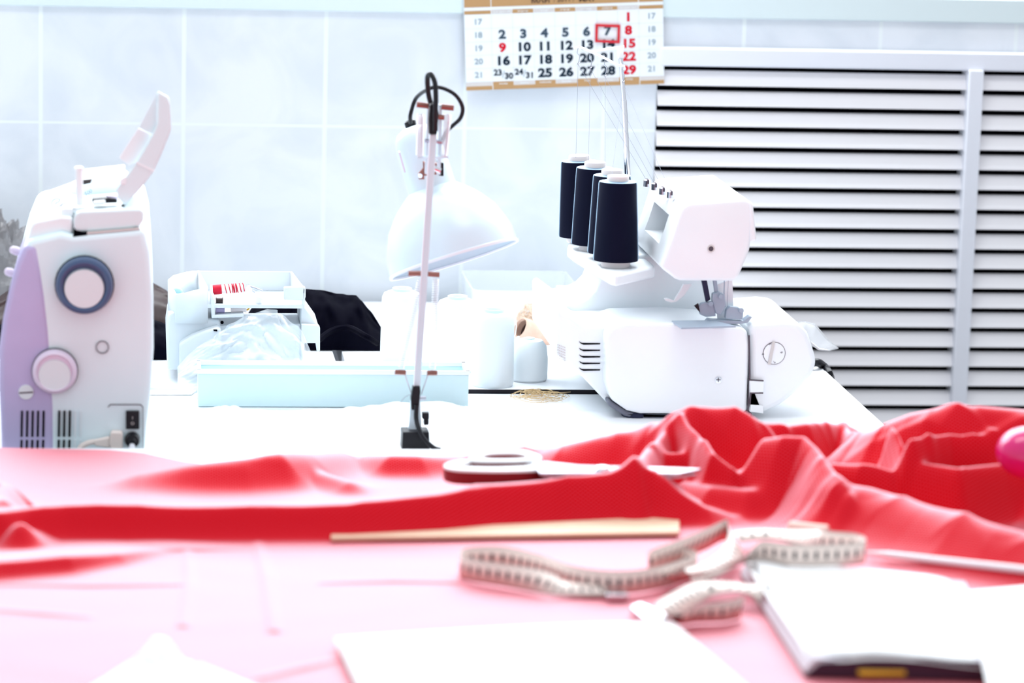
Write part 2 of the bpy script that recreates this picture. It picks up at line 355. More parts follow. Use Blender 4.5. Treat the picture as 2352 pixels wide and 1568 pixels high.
# radiator screen with slats
rs = thing('radiator_screen', 'white slatted radiator screen with dark gaps set in the tiled wall', 'radiator screen', (LX0 + 0.5, WY, 0.0))
yF = WY - 0.012
pxm = []
def slat_rows():
    z_top = ony(1700, 160, yF).z; z_low = ony(2000, 893, yF).z     # two dark gaps, sixteen pitches apart
    return z_top, (z_top - z_low) / 16.0
zt, pit = slat_rows()
mull = (ony(2228, 500, yF - 0.012).x, ony(2228, 500, yF - 0.012).x)
mx0 = ony(2209, 500, yF - 0.012).x; mx1 = ony(2243, 500, yF - 0.012).x
def slats(x0, x1):
    mb = MB()
    z = zt - 0.003
    while z > 0.10:
        g = 0.0080
        a, c = z - 0.0, z - pit + g      # visible face from a down to c
        mb.prism([(x0, yF + 0.011, a), (x0, yF + 0.009, a - 0.001), (x0, yF + 0.002, c + 0.006), (x0, yF, c + 0.003), (x0, yF, c), (x0, yF + 0.002, c), (x0, yF + 0.005, c + 0.006), (x0, yF + 0.012, a)], (x1 - x0, 0, 0))
        z -= pit
    return mb
slats(LX0, mx0 + 0.004).build('slat_panel', M['slat'], rs)
slats(mx1 - 0.004, LX1).build('slat_panel', M['slat'], rs)
MB().box((mx0, yF - 0.012, 0.02), (mx1, yF + 0.03, zt + 0.006)).build('mullion', M['rail'], rs, 0.002)
MB().box((LX0, yF - 0.006, zt + 0.004), (LX1, WY + 0.02, lz1)).build('top_rail', M['rail'], rs, 0.003)
MB().box((LX0, WY + 0.07, 0.0), (LX1, WY + 0.085, lz1)).build('backing', M['void'], rs)

#SECTION tables
# ------------------------------------------------------------------ tables
ex0 = onz(1880, 839, TZ); ex1 = onz(2019, 960, TZ); TXR = (ex0.x + ex1.x) / 2
gy = onz(1230, 903, TZ).y           # dark joint between the front and back worktops
def table(name, label, x0, x1, y0, y1, z, legs=True, edge=True):
    t = thing(name, label, 'table', ((x0 + x1) / 2, (y0 + y1) / 2, 0))
    MB().box((x0, y0, z - 0.024), (x1, y1, z)).build('tabletop', M['table'], t, 0.0012)
    if edge:
        MB().box((x0 + 0.002, y0 - 0.0012, z - 0.022), (x1 - 0.002, y0 + 0.0005, z - 0.0006)).build('edge_band', M['edge'], t)
    for lx in (x0 + 0.04, x1 - 0.08):
        for ly in (y0 + 0.03, y1 - 0.07):
            MB().box((lx, ly, 0), (lx + 0.04, ly + 0.04, z - 0.024)).build('leg', M['leg'], t, 0.002)
    return t
wt = thing('work_table', 'front white laminate work table carrying the overlock machine and the lamp', 'table', (0.2, 3.9, 0))
gx = onz(779, 828, TZ).x; TB = TZ + 0.0045; bxr = onz(1640, 890, TZ).x
MB().prism([(-1.10, 3.585, TZ - 0.024), (TXR, 3.585, TZ - 0.024), (TXR, WY - 0.022, TZ - 0.024), (bxr, WY - 0.022, TZ - 0.024), (bxr, gy - 0.004, TZ - 0.024), (-1.10, gy - 0.004, TZ - 0.024)], (0, 0, 0.024)).build('tabletop', M['table'], wt, 0.0012)
for lx, ly in ((-1.06, 3.62), (TXR - 0.08, 3.62), (TXR - 0.08, WY - 0.10), (-1.06, gy - 0.09), (bxr + 0.04, WY - 0.10)):
    MB().box((lx, ly, 0), (lx + 0.04, ly + 0.04, TZ - 0.024)).build('leg', M['leg'], wt, 0.002)
table('side_table', 'white back table under the three big white thread cones', gx + 0.006, bxr - 0.004, gy + 0.004, WY - 0.022, TB)
table('side_table', 'white back table under the white accessory tray and black cloth', -1.30, gx - 0.006, gy + 0.004, WY - 0.022, TB, edge=False)
NE = onz(600, 1030, NZ).y
table('cutting_table', 'large white cutting table covered by red fabric', -1.0, 1.9, 1.9, NE, NZ, edge=False)

#SECTION calendar
# ------------------------------------------------------------------ wall calendar
cy = WY - 0.016
P00 = ony(1071, 208, cy); P10 = ony(1525, 192, cy); P01 = ony(1067, 0, cy)
eu = (P10 - P00) / 454.3; ev = (P01 - P00); ev = ev - eu * (ev.dot(eu) / eu.length_squared); ev = ev.normalized() * eu.length
def cal(a, b, d=0.0): return P00 + eu * a + ev * b + Vector((0, -d, 0))
ct = thing('wall_calendar', 'bronze and white May 2011 wall calendar hanging on the tiles', 'calendar', P00)
MB().prism([cal(0, 0), cal(455, 0), cal(455, 330), cal(0, 330)], (0, 0.006, 0)).build('sheet', M['calpaper'], ct)
def rects(lst, d):
    mb = MB()
    for a0, a1, b0, b1 in lst: mb.add([cal(a0, b0, d), cal(a1, b0, d), cal(a1, b1, d), cal(a0, b1, d)], [(0, 1, 2, 3)])
    return mb
colx = [61 + 48.2 * i for i in range(8)]
tanr = [(0, 60, 0, 9), (62, 397.5, 0, 9), (399.5, 455, 0, 9), (0, 60, 188, 240), (62, 397.5, 188, 240), (399.5, 455, 188, 240), (0, 60, 172, 180), (399.5, 455, 172, 180)]
pale = [(0, 60, 9, 18), (399.5, 455, 9, 18)]
for i in range(7):
    (tanr if i % 2 == 0 else pale).append((colx[i] + 0.5, colx[i + 1] - 0.5, 9, 18))
    (pale if i % 2 == 0 else tanr).append((colx[i] + 0.5, colx[i + 1] - 0.5, 172, 181))
rects(tanr, 0.0004).build('bronze_band', M['tan'], ct); rects(pale, 0.0004).build('grey_band', M['palegrey'], ct)
hl = [(x - 0.35, x + 0.35, 18, 171) for x in colx] + [(0, 455, 18 + 30.3 * i, 18.6 + 30.3 * i) for i in range(1, 5)]
rects(hl, 0.0004).build('rule_lines', M['hairline'], ct)
k = eu.length
def put(mb, s, a, b, size, bold=0.025, sq=1.0, d=0.0007):
    text_into(mb, s, size, lambda u, v: cal(a + u, b + v, d), bold, sq)
rowb = [154, 124, 94, 64, 33.5]
tk, tr, tg, tm = MB(), MB(), MB(), MB()
for i in range(7):
    cx = (colx[i] + colx[i + 1]) / 2
    for r in range(5):
        d = (r - 1) * 7 + 2 + i
        if d < 1 or d > 29: continue
        if d in (23, 24):
            put(tk, str(d), cx - 12, rowb[r] + 4.5, 18.5, 0.035, 1.05); put(tk, str(d + 7), cx + 13, rowb[r] - 4, 18.5, 0.035, 1.05); put(tg, '/', cx + 0.5, rowb[r], 24, 0.0); continue
        red = (i == 6) or d == 9
        put(tr if red else (tm if 2 <= d <= 7 else tk), str(d), cx, rowb[r], 27, 0.045, 1.20)
for r in range(5):
    put(tg, str(17 + r), 30, rowb[r] + 0.5, 18, 0.025, 1.10); put(tg, str(17 + r), 427, rowb[r] + 1, 18, 0.025, 1.10)
tk.build('date_numerals', M['ink'], ct); tm.build('first_week_numerals', M['ink2'], ct); tr.build('holiday_numerals', M['redink'], ct); tg.build('week_numerals', M['greyink'], ct)
tb = MB(); put(tb, 'МАЙ', 174, 198.5, 17, 0.03, 1.1, 0.0008); put(tb, '/', 206, 198.5, 17, 0, 1, 0.0008); put(tb, '2011', 228, 198.5, 14, 0.015, 1.15, 0.0008); put(tb, '/', 250, 198.5, 17, 0, 1, 0.0008); put(tb, 'MAY', 281, 198.5, 17, 0.03, 1.1, 0.0008)
tb.build('month_title', M['brownink'], ct)
tw = MB()
for i, (n1, n2) in enumerate(zip(['понедельник', 'вторник', 'среда', 'четверг', 'пятница', 'суббота', 'воскресенье'], ['monday', 'tuesday', 'wednesday', 'thursday', 'friday', 'saturday', 'sunday'])):
    cx = (colx[i] + colx[i + 1]) / 2; put(tw, n1, cx, 176.5, 6.2, 0.01, 1, 0.0008); put(tw, n2, cx, 13.6, 6.2, 0.01, 1, 0.0008)
tw.build('weekday_names', M['calpaper'], ct)
q = [(1368, 55), (1425, 57), (1424, 100), (1367, 97)]; qi = [(1374, 61.5), (1419, 63), (1418, 93.5), (1373, 91.5)]
yo = cy - 0.004; mo = PX(yo, *q); mi = PX(yo, *qi); mk = MB(); dv = Vector((0, 0.0032, 0))
for i in range(4):
    j = (i + 1) % 4; mk.prism([mo[i], mo[j], mi[j], mi[i]], dv)
mk.build('date_marker', M['redplastic'], ct, 0.0006)['label'] = 'red square date frame around the seven'

#SECTION sewing
# ------------------------------------------------------------------ sewing machine
ym = 3.600
sm = thing('sewing_machine', 'white and lilac computerised sewing machine seen from its handwheel end, lid open', 'sewing machine', onz(180, 1045, TZ))
sm.location = (sm.location.x, ym + 0.1, TZ)
def zpx(px, y): # pixel row of the table surface below a column at plane y
    lo, hi = 700, 1300
    for _ in range(40):
        mid = (lo + hi) / 2
        if ony(px, mid, y).z > TZ: lo = mid
        else: hi = mid
    return lo
bt = zpx(180, ym) - 1
body = [(6, bt), (3, 960), (0, 880), (1, 800), (10, 730), (25, 662), (41, 604), (58, 563), (66, 550), (140, 533), (168, 540), (300, 528), (332, 524), (345, 580), (352, 680), (353, 800), (347, 900), (338, 980), (333, bt)]
o = MB().prism(PX(ym, *body), (0, 0.14, 0)).build('body', M['ivory'], sm, 0.009, 4)
arm = [(60, 700), (25, 662), (41, 604), (58, 563), (66, 550), (140, 533), (168, 540), (300, 528), (332, 524), (345, 580), (352, 680), (352, 720)]
MB().prism([p + Vector((0, 0.13, 0)) for p in PX(ym, *arm)], (0, 0.27, 0)).build('arm', M['ivory'], sm, 0.008, 3)
bed = [(8, bt), (3, 960), (340, 960), (333, bt)]
MB().prism([p + Vector((0, 0.13, 0)) for p in PX(ym, *bed)], (0, 0.27, 0)).build('bed', M['ivory'], sm, 0.008, 3)
lp = [(4, bt - 2), (1, 960), (-3, 880), (-2, 800), (7, 730), (22, 662), (38, 604), (56, 562), (86, 560), (97, 620), (106, 680), (115, 760), (121, 850), (126, 930), (127, bt - 2)]
MB().prism([p + Vector((0, -0.0012, 0)) for p in PX(ym, *lp)], (0, 0.142, 0)).build('lilac_panel', M['lilac'], sm, 0.006, 3)['label'] = 'lilac front panel'
yf = ym - 0.0015
k = 1 / ppm(ym)
hw = disc(MB(), 194, 653, 69, yf + 0.002, 0.003).build('handwheel', M['black'], sm)
c = ony(194, 653, yf)
MB().lathe([(66 * k, 0.0), (66.5 * k, 0.010), (63 * k, 0.016), (56 * k, 0.0175), (50 * k, 0.0165), (48 * k, 0.013)], c, (0, -1, 0), 48).build('grip_ring', M['bluegrey'], hw)
disc(MB(), 194, 658, 47.5, yf, 0.0165, 40).build('hub_disc', M['offwhite'], hw)
dl = disc(MB(), 126, 851, 54, yf, 0.003).build('dial', M['seam'], sm)
c = ony(126, 851, yf)
MB().lathe([(52 * k, 0.0), (52 * k, 0.007), (48 * k, 0.011), (43 * k, 0.0125), (40 * k, 0.010)], c, (0, -1, 0), 40).build('dial_ring', M['lilac2'], dl)
disc(MB(), 126, 858, 39, yf, 0.0112, 36).build('dial_cap', M['offwhite'], dl)
ds = disc(MB(), 60, 900, 17.5, yf, 0.0015).build('balance_screw', M['offwhite'], sm)
MB().prism([p + Vector((0, -0.0018, 0)) for p in PX(yf, (44, 900), (76, 898), (76, 901.5), (44, 903.5))], (0, 0.001, 0)).build('screw_slot', M['seam'], ds)
ringband(MB(), 235, 797, 13.5, 15, yf + 0.001, 0.0014).build('plug_outline', M['seam'], sm)
vs = MB(); vl = MB()
def slot(mb, x, y0, y1, w=5.0):
    mb.prism([p for p in PX(yf - 0.0005, (x - w / 2 + .6, y0), (x + w / 2 - .6, y0), (x + w / 2, y0 + 2), (x + w / 2 - 1, y1), (x - w / 2 - 1, y1), (x - w / 2, y0 + 2))], (0, 0.004, 0))
for x in (50.5, 62.8, 75.2, 87.6, 100.2, 136, 148, 160.5):
    slot(vs, x, 943, 1003); slot(vs, x - 1, 1010, bt - 6)
for x in (173, 186): slot(vl, x, 943, 1003, 4); slot(vl, x - 1, 1010, bt - 6, 4)
vs.build('vent_slots', M['void'], sm); vl.build('blind_vents', M['offwhite'], sm)
# socket plate
so = PX(yf, (247, 934), (253, 928), (323, 928), (329, 934), (329, bt - 2), (247, bt - 2)); si = PX(yf, (249, 935), (254, 930), (322, 930), (327.5, 935), (327.5, bt - 2), (249, bt - 2))
sk = MB()
for i in range(5): sk.prism([so[i], so[i + 1], si[i + 1], si[i]], (0, -0.0004, 0))
sp = sk.build('socket_plate', M['seam'], sm)
sw = MB().prism(PX(yf, (289, 942), (320, 942), (320, 984), (289, 984)), (0, -0.004, 0)).build('power_switch', M['black'], sm, 0.001)
t = MB(); text_into(t, 'I', 0.005, lambda u, v: ony(304.5, 960, yf - 0.0045) + Vector((u, 0, v)), 0.0); text_into(t, 'O', 0.005, lambda u, v: ony(304.5, 972.5, yf - 0.0045) + Vector((u, 0, v)), 0.0)
t.build('switch_marks', M['palegrey'], sw)
bp = MB(); bp.prism(PX(yf, (254, 990), (258, 986), (280, 987), (282, 993), (282, 1030), (256, 1030), (251, 1012)), (0, -0.014, 0)); bp.prism(PX(yf - 0.002, (214, 1008), (252, 1000), (253, 1025), (218, 1020)), (0, -0.009, 0))
bpo = bp.build('pedal_plug', M['beige'], sm, 0.002); bpo['label'] = 'beige pedal plug'
MB().tube(smoothpath(PX(yf - 0.008, (216, 1014), (200, 1018), (185, 1028), (176, bt))), 0.0032).build('pedal_cord', M['beige'], bpo)
c = ony(304, 1008, yf); pk = MB().lathe([(18 * k, 0), (18 * k, 0.006), (15 * k, 0.012), (9 * k, 0.013), (9 * k, 0.022)], c, (0, -1, 0), 28).build('mains_plug', M['black'], sm)
MB().tube(smoothpath([c + Vector((0, -0.02, -0.002)), c + Vector((-0.001, -0.026, -0.012)), c + Vector((-0.002, -0.027, -0.024))]), 0.0034).build('mains_cord', M['rail'], pk)
for (bx, by) in ((44, 578), (32, 628)):
    MB().lathe([(0.0045, 0), (0.005, 0.004), (0.004, 0.009), (0.0015, 0.011)], ony(bx, by, ym + 0.05), (-1, 0, 0.3), 16).build('function_button', M['lilac2'], sm)
# upper works
tc = [(168, 505), (172, 493), (182, 487), (322, 481), (331, 488), (330, 508), (322, 521), (300, 526), (190, 535), (174, 532), (168, 522)]
MB().prism([p + Vector((0, 0.006, 0)) for p in PX(ym, *tc)], (0, 0.10, 0)).build('spool_compartment', M['ivory2'], sm, 0.006, 3)
MB().prism([p + Vector((0, 0.002, 0)) for p in PX(ym, (168, 539), (200, 534), (200, 540), (168, 545))], (0, 0.05, 0)).build('compartment_gap', M['void'], sm)
MB().prism([p + Vector((0, 0.002, 0)) for p in PX(ym, (200, 534), (320, 524), (322, 528), (200, 539))], (0, 0.05, 0)).build('compartment_strip', M['palegrey'], sm)
MB().prism([p + Vector((0, 0.01, 0)) for p in PX(ym, (60, 566), (72, 520), (80, 512), (140, 500), (166, 502), (166, 540), (140, 536))], (0, 0.12, 0)).build('thread_ledge', M['white'], sm, 0.004, 2)
ya = ym + 0.33
MB().prism(PX(ya, (78, 506), (86, 470), (94, 458), (160, 434), (190, 419), (205, 412), (290, 402), (312, 440), (338, 540), (340, 620), (60, 620), (66, 540)), (0, 0.07, 0)).build('head_cover', M['white'], sm, 0.006, 3)
MB().prism(PX(ya - 0.002, (75, 500), (90, 492), (140, 478), (142, 484), (92, 500), (90, 508), (77, 511)), (0, 0.02, 0)).build('blue_trim', M['bluegrey'], sm, 0.001)
MB().prism(PX(ym + 0.22, (188, 412), (285, 401), (288, 405), (268, 416), (190, 425)), (0, 0.10, 0)).build('top_ridge', M['white'], sm, 0.003)
MB().prism(PX(ym + 0.215, (188, 414), (210, 412), (208, 420), (190, 424)), (0, 0.01, 0)).build('thread_slot', M['brown'], sm)
yw = ym + 0.032
bw = MB().prism(PX(yw, (210, 457), (250, 455), (268, 457), (270, 466), (212, 468)), (0, 0.02, 0)).build('bobbin_winder', M['black'], sm, 0.001)
MB().lathe([(0.007, 0), (0.007, 0.004), (0.004, 0.005)], ony(259, 456, yw + 0.01), (0, 0, 1), 20).build('winder_disc', M['lilac2'], bw)
MB().prism(PX(yw - 0.01, (214, 463), (242, 461), (242, 470), (214, 473)), (0, 0.01, 0)).build('winder_stop', M['white'], bw, 0.001)
MB().lathe([(0.0042, 0), (0.0042, 0.046), (0.0052, 0.047), (0.0052, 0.0485), (0.003, 0.050)], ony(184, 484, ym + 0.03), (-0.03, 0, 1), 16).build('spool_pin', M['white'], sm)
MB().lathe([(0.010, 0), (0.010, 0.004), (0.006, 0.006)], ony(186, 482, ym + 0.03), (0, 0, 1), 20).build('pin_base', M['white'], sm)
t = MB(); text_into(t, '500', 0.0062, lambda u, v: ony(203, 442, ym + 0.21) + Vector((u * 0.9 - v * 0.3, 0, v * 0.9 + u * 0.5)), 0.02); t.build('small_mark', M['greyink'], sm)
# curly thread guide
g = [(122, 476), (119, 468), (121, 460), (130, 456), (138, 458), (134, 464), (128, 466), (132, 474), (142, 470)]
MB().tube(smoothpath(PX(ym + 0.05, *g), 6), 0.0012, 6).build('thread_guide', M['steel'], sm)
for (x0, y0, x1, y1, dd) in ((140, 463, 155, 492, 0.05), (140, 478, 168, 497, 0.02), (95, 512, 135, 530, 0.03), (152, 460, 172, 480, 0.08)):
    MB().prism(PX(ym + dd, (x0, y0 + 3), (x0 + 4, y0), (x1, y0), (x1, y1), (x0, y1)), (0, 0.04, 0)).build('top_fitting', M['white'], sm, 0.002)
# open lid: near end profile swept back
yl = ym + 0.02
lo = [(362, 209), (387, 223), (391, 240), (394, 298), (375, 345), (354, 392), (322, 434), (287, 473), (272, 458), (266, 435), (290, 404), (314, 371), (338, 330), (354, 300), (361, 282)]
ld = MB().prism(PX(yl, *lo), (0, 0.006, 0)).build('lid', M['ivory2'], sm, 0.002)
lsh = [(387, 223), (391, 240), (394, 298), (375, 345), (354, 392), (322, 434), (287, 473)]
r0 = PX(yl + 0.004, *lsh); r1 = [p + Vector((-0.003, 0, 0.002)) for p in r0]
MB().loft([r0, [p + Vector((-0.016, 0.13, -0.028)) for p in r0], [p + Vector((-0.016, 0.13, -0.028)) for p in r1], r1], False, False).build('lid_top', M['white'], ld)
MB().prism(PX(yl + 0.005, (361, 212), (360, 284), (352, 306), (319, 292)), (0, 0.003, 0)).build('lid_inner_wall', M['ivory'], ld)
MB().prism(PX(yl + 0.010, (318, 294), (350, 310), (314, 372), (296, 380), (274, 362)), (0, 0.003, 0)).build('lid_inner_panel', M['white'], ld)
MB().prism(PX(yl - 0.0006, (314, 371), (356, 390), (353, 395), (312, 375)), (0, 0.002, 0)).build('lid_seam', M['white'], ld)
MB().prism(PX(yl - 0.001, (276, 412), (290, 404), (290, 424), (276, 424)), (0, 0.01, 0)).build('hinge', M['white'], ld, 0.001)

#SECTION overlock
# ------------------------------------------------------------------ overlock machine
yo = onz(1560, 962, TZ).y
ko = 1 / ppm(yo)
ov = thing('overlock_machine', 'white overlock machine with a round numbered dial and chrome thread pole', 'overlock machine', (onz(1560, 962, TZ).x, yo + 0.12, TZ))
def base_ring(d, ls, tl, br):
    pts = [(1392, 880), (1392, tl + 28), (1404, tl + 9), (1430, tl), (1560, 742), (1704, 752), (1716, 760), (1721, 790), (1716, 943), (1702, 951), (1470, 950), (1440, 943), (1404, 918)]
    out = []
    for a_, b_ in pts:
        p = ony(a_, b_, yo); f = max(0.0, min(1.0, (1560 - a_) / 168.0)); p.x -= ls * f; p.y += d
        if b_ > 900: p.z += br
        out.append(p)
    return out
bf = ony(1392, 800, yo)
MB().loft([base_ring(0, 0, 744, 0), base_ring(0.118, 0, 744, 0)]).build('base_cover', M['white'], ov, 0.007, 4)
yv = yo + 0.030
MB().prism(PX(yv, (1277, 720), (1282, 710), (1290, 712), (1340, 749), (1420, 746), (1700, 756), (1700, 940), (1420, 940), (1394, 925), (1340, 868), (1300, 834), (1277, 814)), (0, 0.25, 0)).build('rear_housing', M['white'], ov, 0.006, 3)
# side vents on the left face of the front block
vs = MB()
for py in (788, 803, 818, 833, 848):
    vs.prism(PX(yv - 0.0008, (1330, py - 4), (1337, py - 0.5), (1379, py), (1378, py + 2.6), (1340, py + 3.6), (1333, py)), (0, 0.003, 0))
vs.build('vent_slots', M['void'], ov)
MB().prism(PX(yo + 0.004, (1398, 918), (1440, 944), (1470, 952), (1714, 952), (1712, 963), (1465, 963), (1436, 956), (1396, 930)), (0, 0.22, 0)).build('bottom_plate', M['greybase'], ov, 0.003)
for (fxp, fyp, dy) in ((1465, 962, 0.02), (1700, 962, 0.02), (1465, 962, 0.20), (1700, 962, 0.20)):
    p = ony(fxp, fyp, yo); MB().lathe([(0.017, 0), (0.018, 0.003), (0.016, max(0.006, p.z - TZ + 0.001))], (p.x, yo + dy, TZ), (0, 0, 1), 28).build('rubber_foot', M['navyrubber'], ov)
cp = [(1723, 744), (1800, 738), (1836, 742), (1856, 764), (1868, 800), (1877, 832), (1866, 862), (1830, 902), (1790, 932), (1758, 946), (1722, 946), (1724, 860)]
cov = MB().prism(PX(yo + 0.003, *cp), (0, 0.19, 0)).build('looper_cover', M['white'], ov, 0.007, 4)
MB().prism(PX(yo - 0.0006, (1719, 770), (1722.5, 770), (1724, 860), (1719.5, 944), (1716.5, 944), (1721, 860)), (0, 0.002, 0)).build('cover_seam', M['seam'], ov)
hg = MB().prism(PX(yo + 0.002, (1720, 872), (1754, 874), (1753, 900), (1724, 902), (1722, 928), (1752, 930), (1752, 948), (1720, 944)), (0, -0.004, 0)).build('hinge', M['white'], cov, 0.001)
MB().prism(PX(yo - 0.0022, (1719, 871), (1754, 873), (1754, 875), (1719, 873)), (0, 0.002, 0)).build('hinge_line', M['seam'], hg)
MB().prism(PX(yo - 0.0022, (1722, 901), (1753, 901), (1753, 904), (1726, 904), (1724, 928), (1721, 928)), (0, 0.002, 0)).build('hinge_line', M['seam'], hg)
dial = ringband(MB(), 1778, 811, 26, 27.3, yo + 0.003, 0.0006).build('stitch_dial', M['seam'], ov); dial['label'] = 'round stitch dial with numerals'
disc(MB(), 1778, 811, 26, yo + 0.003, 0.0012, 36).build('dial_face', M['white'], dial)
MB().prism(PX(yo + 0.0015, (1774, 784), (1780, 784), (1770, 837), (1763, 836)), (0, -0.0012, 0)).build('dial_slot', M['palegrey'], dial)
t = MB()
for s, a, b_, rot in (('5', 1769, 790, 1.9), ('6', 1795, 809, 1.6), ('7', 1778, 831, -2.2), ('4', 1752, 813, -1.3)):
    cr, sr = math.cos(rot), math.sin(rot); p = ony(a, b_, yo + 0.0015)
    text_into(t, s, 0.0048, lambda u, v: p + Vector((u * cr - v * sr, 0, u * sr + v * cr)), 0.0)
t.build('dial_numerals', M['seam'], dial)
scr = disc(MB(), 1650, 872, 8.5, yo, 0.0016, 20).build('cover_screw', M['chrome'], ov)
MB().prism(PX(yo - 0.0018, (1645, 871), (1655, 871), (1655, 873), (1645, 873)), (0, 0.0004, 0)).prism(PX(yo - 0.0018, (1649, 867), (1651, 867), (1651, 877), (1649, 877)), (0, 0.0004, 0)).build('screw_cross', M['seam'], scr)
# rear column and arm
yc = yo + 0.14
colp = [(1277, 790), (1277, 712), (1283, 704), (1336, 692), (1352, 684), (1368, 668), (1376, 648), (1382, 612), (1392, 585), (1660, 585), (1676, 660), (1684, 745), (1400, 790)]
MB().prism(PX(yc, *colp), (0, 0.13, 0)).build('column', M['white'], ov, 0.006, 3)
hp = [(1519, 607), (1541, 550), (1561, 488), (1570, 474), (1584, 467), (1711, 458), (1724, 463), (1730, 474), (1732, 500), (1722, 575), (1702, 624), (1694, 640), (1682, 646), (1563, 645), (1552, 641), (1519, 616)]
head = MB().prism(PX(yo - 0.004, *hp), (0, 0.235, 0)).build('head', M['white'], ov, 0.007, 4)
lx = ony(1541, 550, yo).x
zc1 = ony(1560, 500, yo).z; 
# carrying-handle hollow in the side of the head
hz0, hz1 = ony(1545, 575, yo).z, ony(1545, 508, yo).z
cut(head, MB().box((lx - 0.03, yo + 0.055, hz0), (lx + 0.035, yo + 0.17, hz1)))
head.data.materials.clear(); head.data.materials.append(M['white'])
MB().prism(PX(yo - 0.006, (1722, 462), (1730, 470), (1738, 548), (1736, 553), (1722, 554)), (0, 0.20, 0)).build('head_flap', M['white'], ov, 0.003)
hs = ringband(MB(), 1633, 571, 6, 9, yo - 0.0042, 0.0006, 24).build('head_socket', M['palegrey'], ov)
disc(MB(), 1633, 571, 6.5, yo - 0.0042, 0.0005, 20).build('socket_screw', M['seam'], hs)
def topz(px, py): return onz(px, py, ony(1640, 462, yo).z + 0.0005)
for (a, b_) in ((1487, 417), (1505, 425), (1523, 435), (1541, 443)):
    p = topz(a, b_); td = MB().lathe([(0.0048, -0.006), (0.0048, 0.0016), (0.003, 0.0028)], p, (0, 0, 1), 20).build('tension_disc', M['steel'], ov)
    MB().box((p.x - 0.0012, p.y - 0.007, p.z - 0.002), (p.x + 0.0012, p.y + 0.007, p.z + 0.0030)).build('thread_slit', M['seam'], td)
for (a, b_) in ((1593, 407), (1610, 415), (1631, 426), (1648, 433)):
    p = topz(a, b_); MB().box((p.x - 0.004, p.y - 0.0012, p.z - 0.003), (p.x + 0.004, p.y + 0.0012, p.z + 0.0008)).build('thread_notch', M['palegrey'], ov)
# needle area
npz = ony(1600, 742, yo).z
yn = yo + 0.012
MB().prism([onz(1543, 736, npz + 0.001), onz(1640, 735, npz + 0.001), onz(1690, 748, npz + 0.001), onz(1565, 752, npz + 0.001)], (0, 0, -0.002)).build('needle_plate', M['satin'], ov)
pa = thing_part = MB().prism(PX(yn, (1620, 742), (1628, 733), (1640, 735), (1708, 737), (1722, 726), (1728, 728), (1718, 741), (1700, 744), (1632, 744)), (0, 0.014, 0)).build('presser_foot', M['satin'], ov, 0.0006)
MB().prism(PX(yn, (1603, 705), (1612, 696), (1642, 692), (1644, 726), (1622, 728), (1608, 722)), (0, 0.008, 0)).build('foot_clamp', M['satin'], pa, 0.0008)
MB().prism(PX(yn - 0.001, (1595, 703), (1604, 697), (1608, 718), (1603, 712)), (0, 0.004, 0)).build('foot_lever', M['black'], pa)
MB().prism(PX(yn - 0.002, (1637, 675), (1650, 670), (1664, 676), (1668, 700), (1656, 724), (1644, 720), (1636, 690)), (0, 0.010, 0)).build('needle_clamp', M['satin'], pa, 0.001)
MB().prism(PX(yn, (1668, 712), (1676, 704), (1696, 706), (1708, 714), (1706, 734), (1666, 732)), (0, 0.010, 0)).build('foot_block', M['satin'], pa, 0.001)
disc(MB(), 1702, 712, 6, yn - 0.001, 0.004, 16).build('foot_screw', M['satin'], pa)
disc(MB(), 1632, 697, 6, yn - 0.001, 0.004, 16).build('clamp_screw', M['satin'], pa)
disc(MB(), 1654, 680, 5, yn - 0.003, 0.004, 16).build('needle_screw', M['satin'], pa)
MB().prism(PX(yn, (1611, 640), (1623, 640), (1632, 688), (1622, 694)), (0, 0.006, 0)).build('presser_bar', M['navyrubber'], ov, 0.0006)
MB().tube(PX(yn + 0.004, (1641, 640), (1646, 676)), 0.0026, 12).build('needle_bar', M['satin'], ov)
MB().tube(PX(yn + 0.004, (1664, 640), (1663, 672), (1666, 705)), 0.0007, 6).build('needle', M['satin'], ov)
MB().tube(PX(yn + 0.004, (1673, 640), (1670, 705)), 0.0003, 5).build('needle_thread', M['thread'], ov)
MB().prism(PX(yn + 0.03, (1526, 686), (1533, 685), (1548, 690), (1562, 668), (1570, 652), (1590, 652), (1572, 678), (1555, 692), (1542, 695), (1528, 690)), (0, 0.006, 0)).build('knife_lever', M['white'], ov, 0.0005)
MB().prism(PX(yn + 0.02, (1645, 655), (1682, 640), (1686, 742), (1648, 742)), (0, 0.004, 0)).build('needle_guard', M['white'], ov)
# maker's rating plate on the back side: a few rows of tiny marks
mk = MB()
for r in range(6):
    for q in range(5):
        mk.prism(PX(yv - 0.0006, *[(1280 + 4 * q + u_, 790 + 6 * r + 1.5 * q + w_) for u_, w_ in ((0, 0), (2.5, 1), (2.5, 3.5), (0, 2.5))]), (0, 0.001, 0))
mk.build('rating_plate', M['palegrey'], ov)
# spool shelf
ysp = onz(1414, 598, 0).y
shz = None
S4 = ony(1414, 604, yo + 0.075); zs = S4.z
sp_pts = [(1414, 604), (1400, 587), (1362, 566), (1333, 548)]
shelf = [(1500, 605), (1505, 612), (1416, 632), (1400, 628), (1318, 578), (1303, 566), (1308, 552), (1330, 540), (1440, 560)]
MB().prism([onz(a, b_, zs - 0.004) for a, b_ in shelf], (0, 0, -0.014)).build('spool_shelf', M['white'], ov, 0.003)
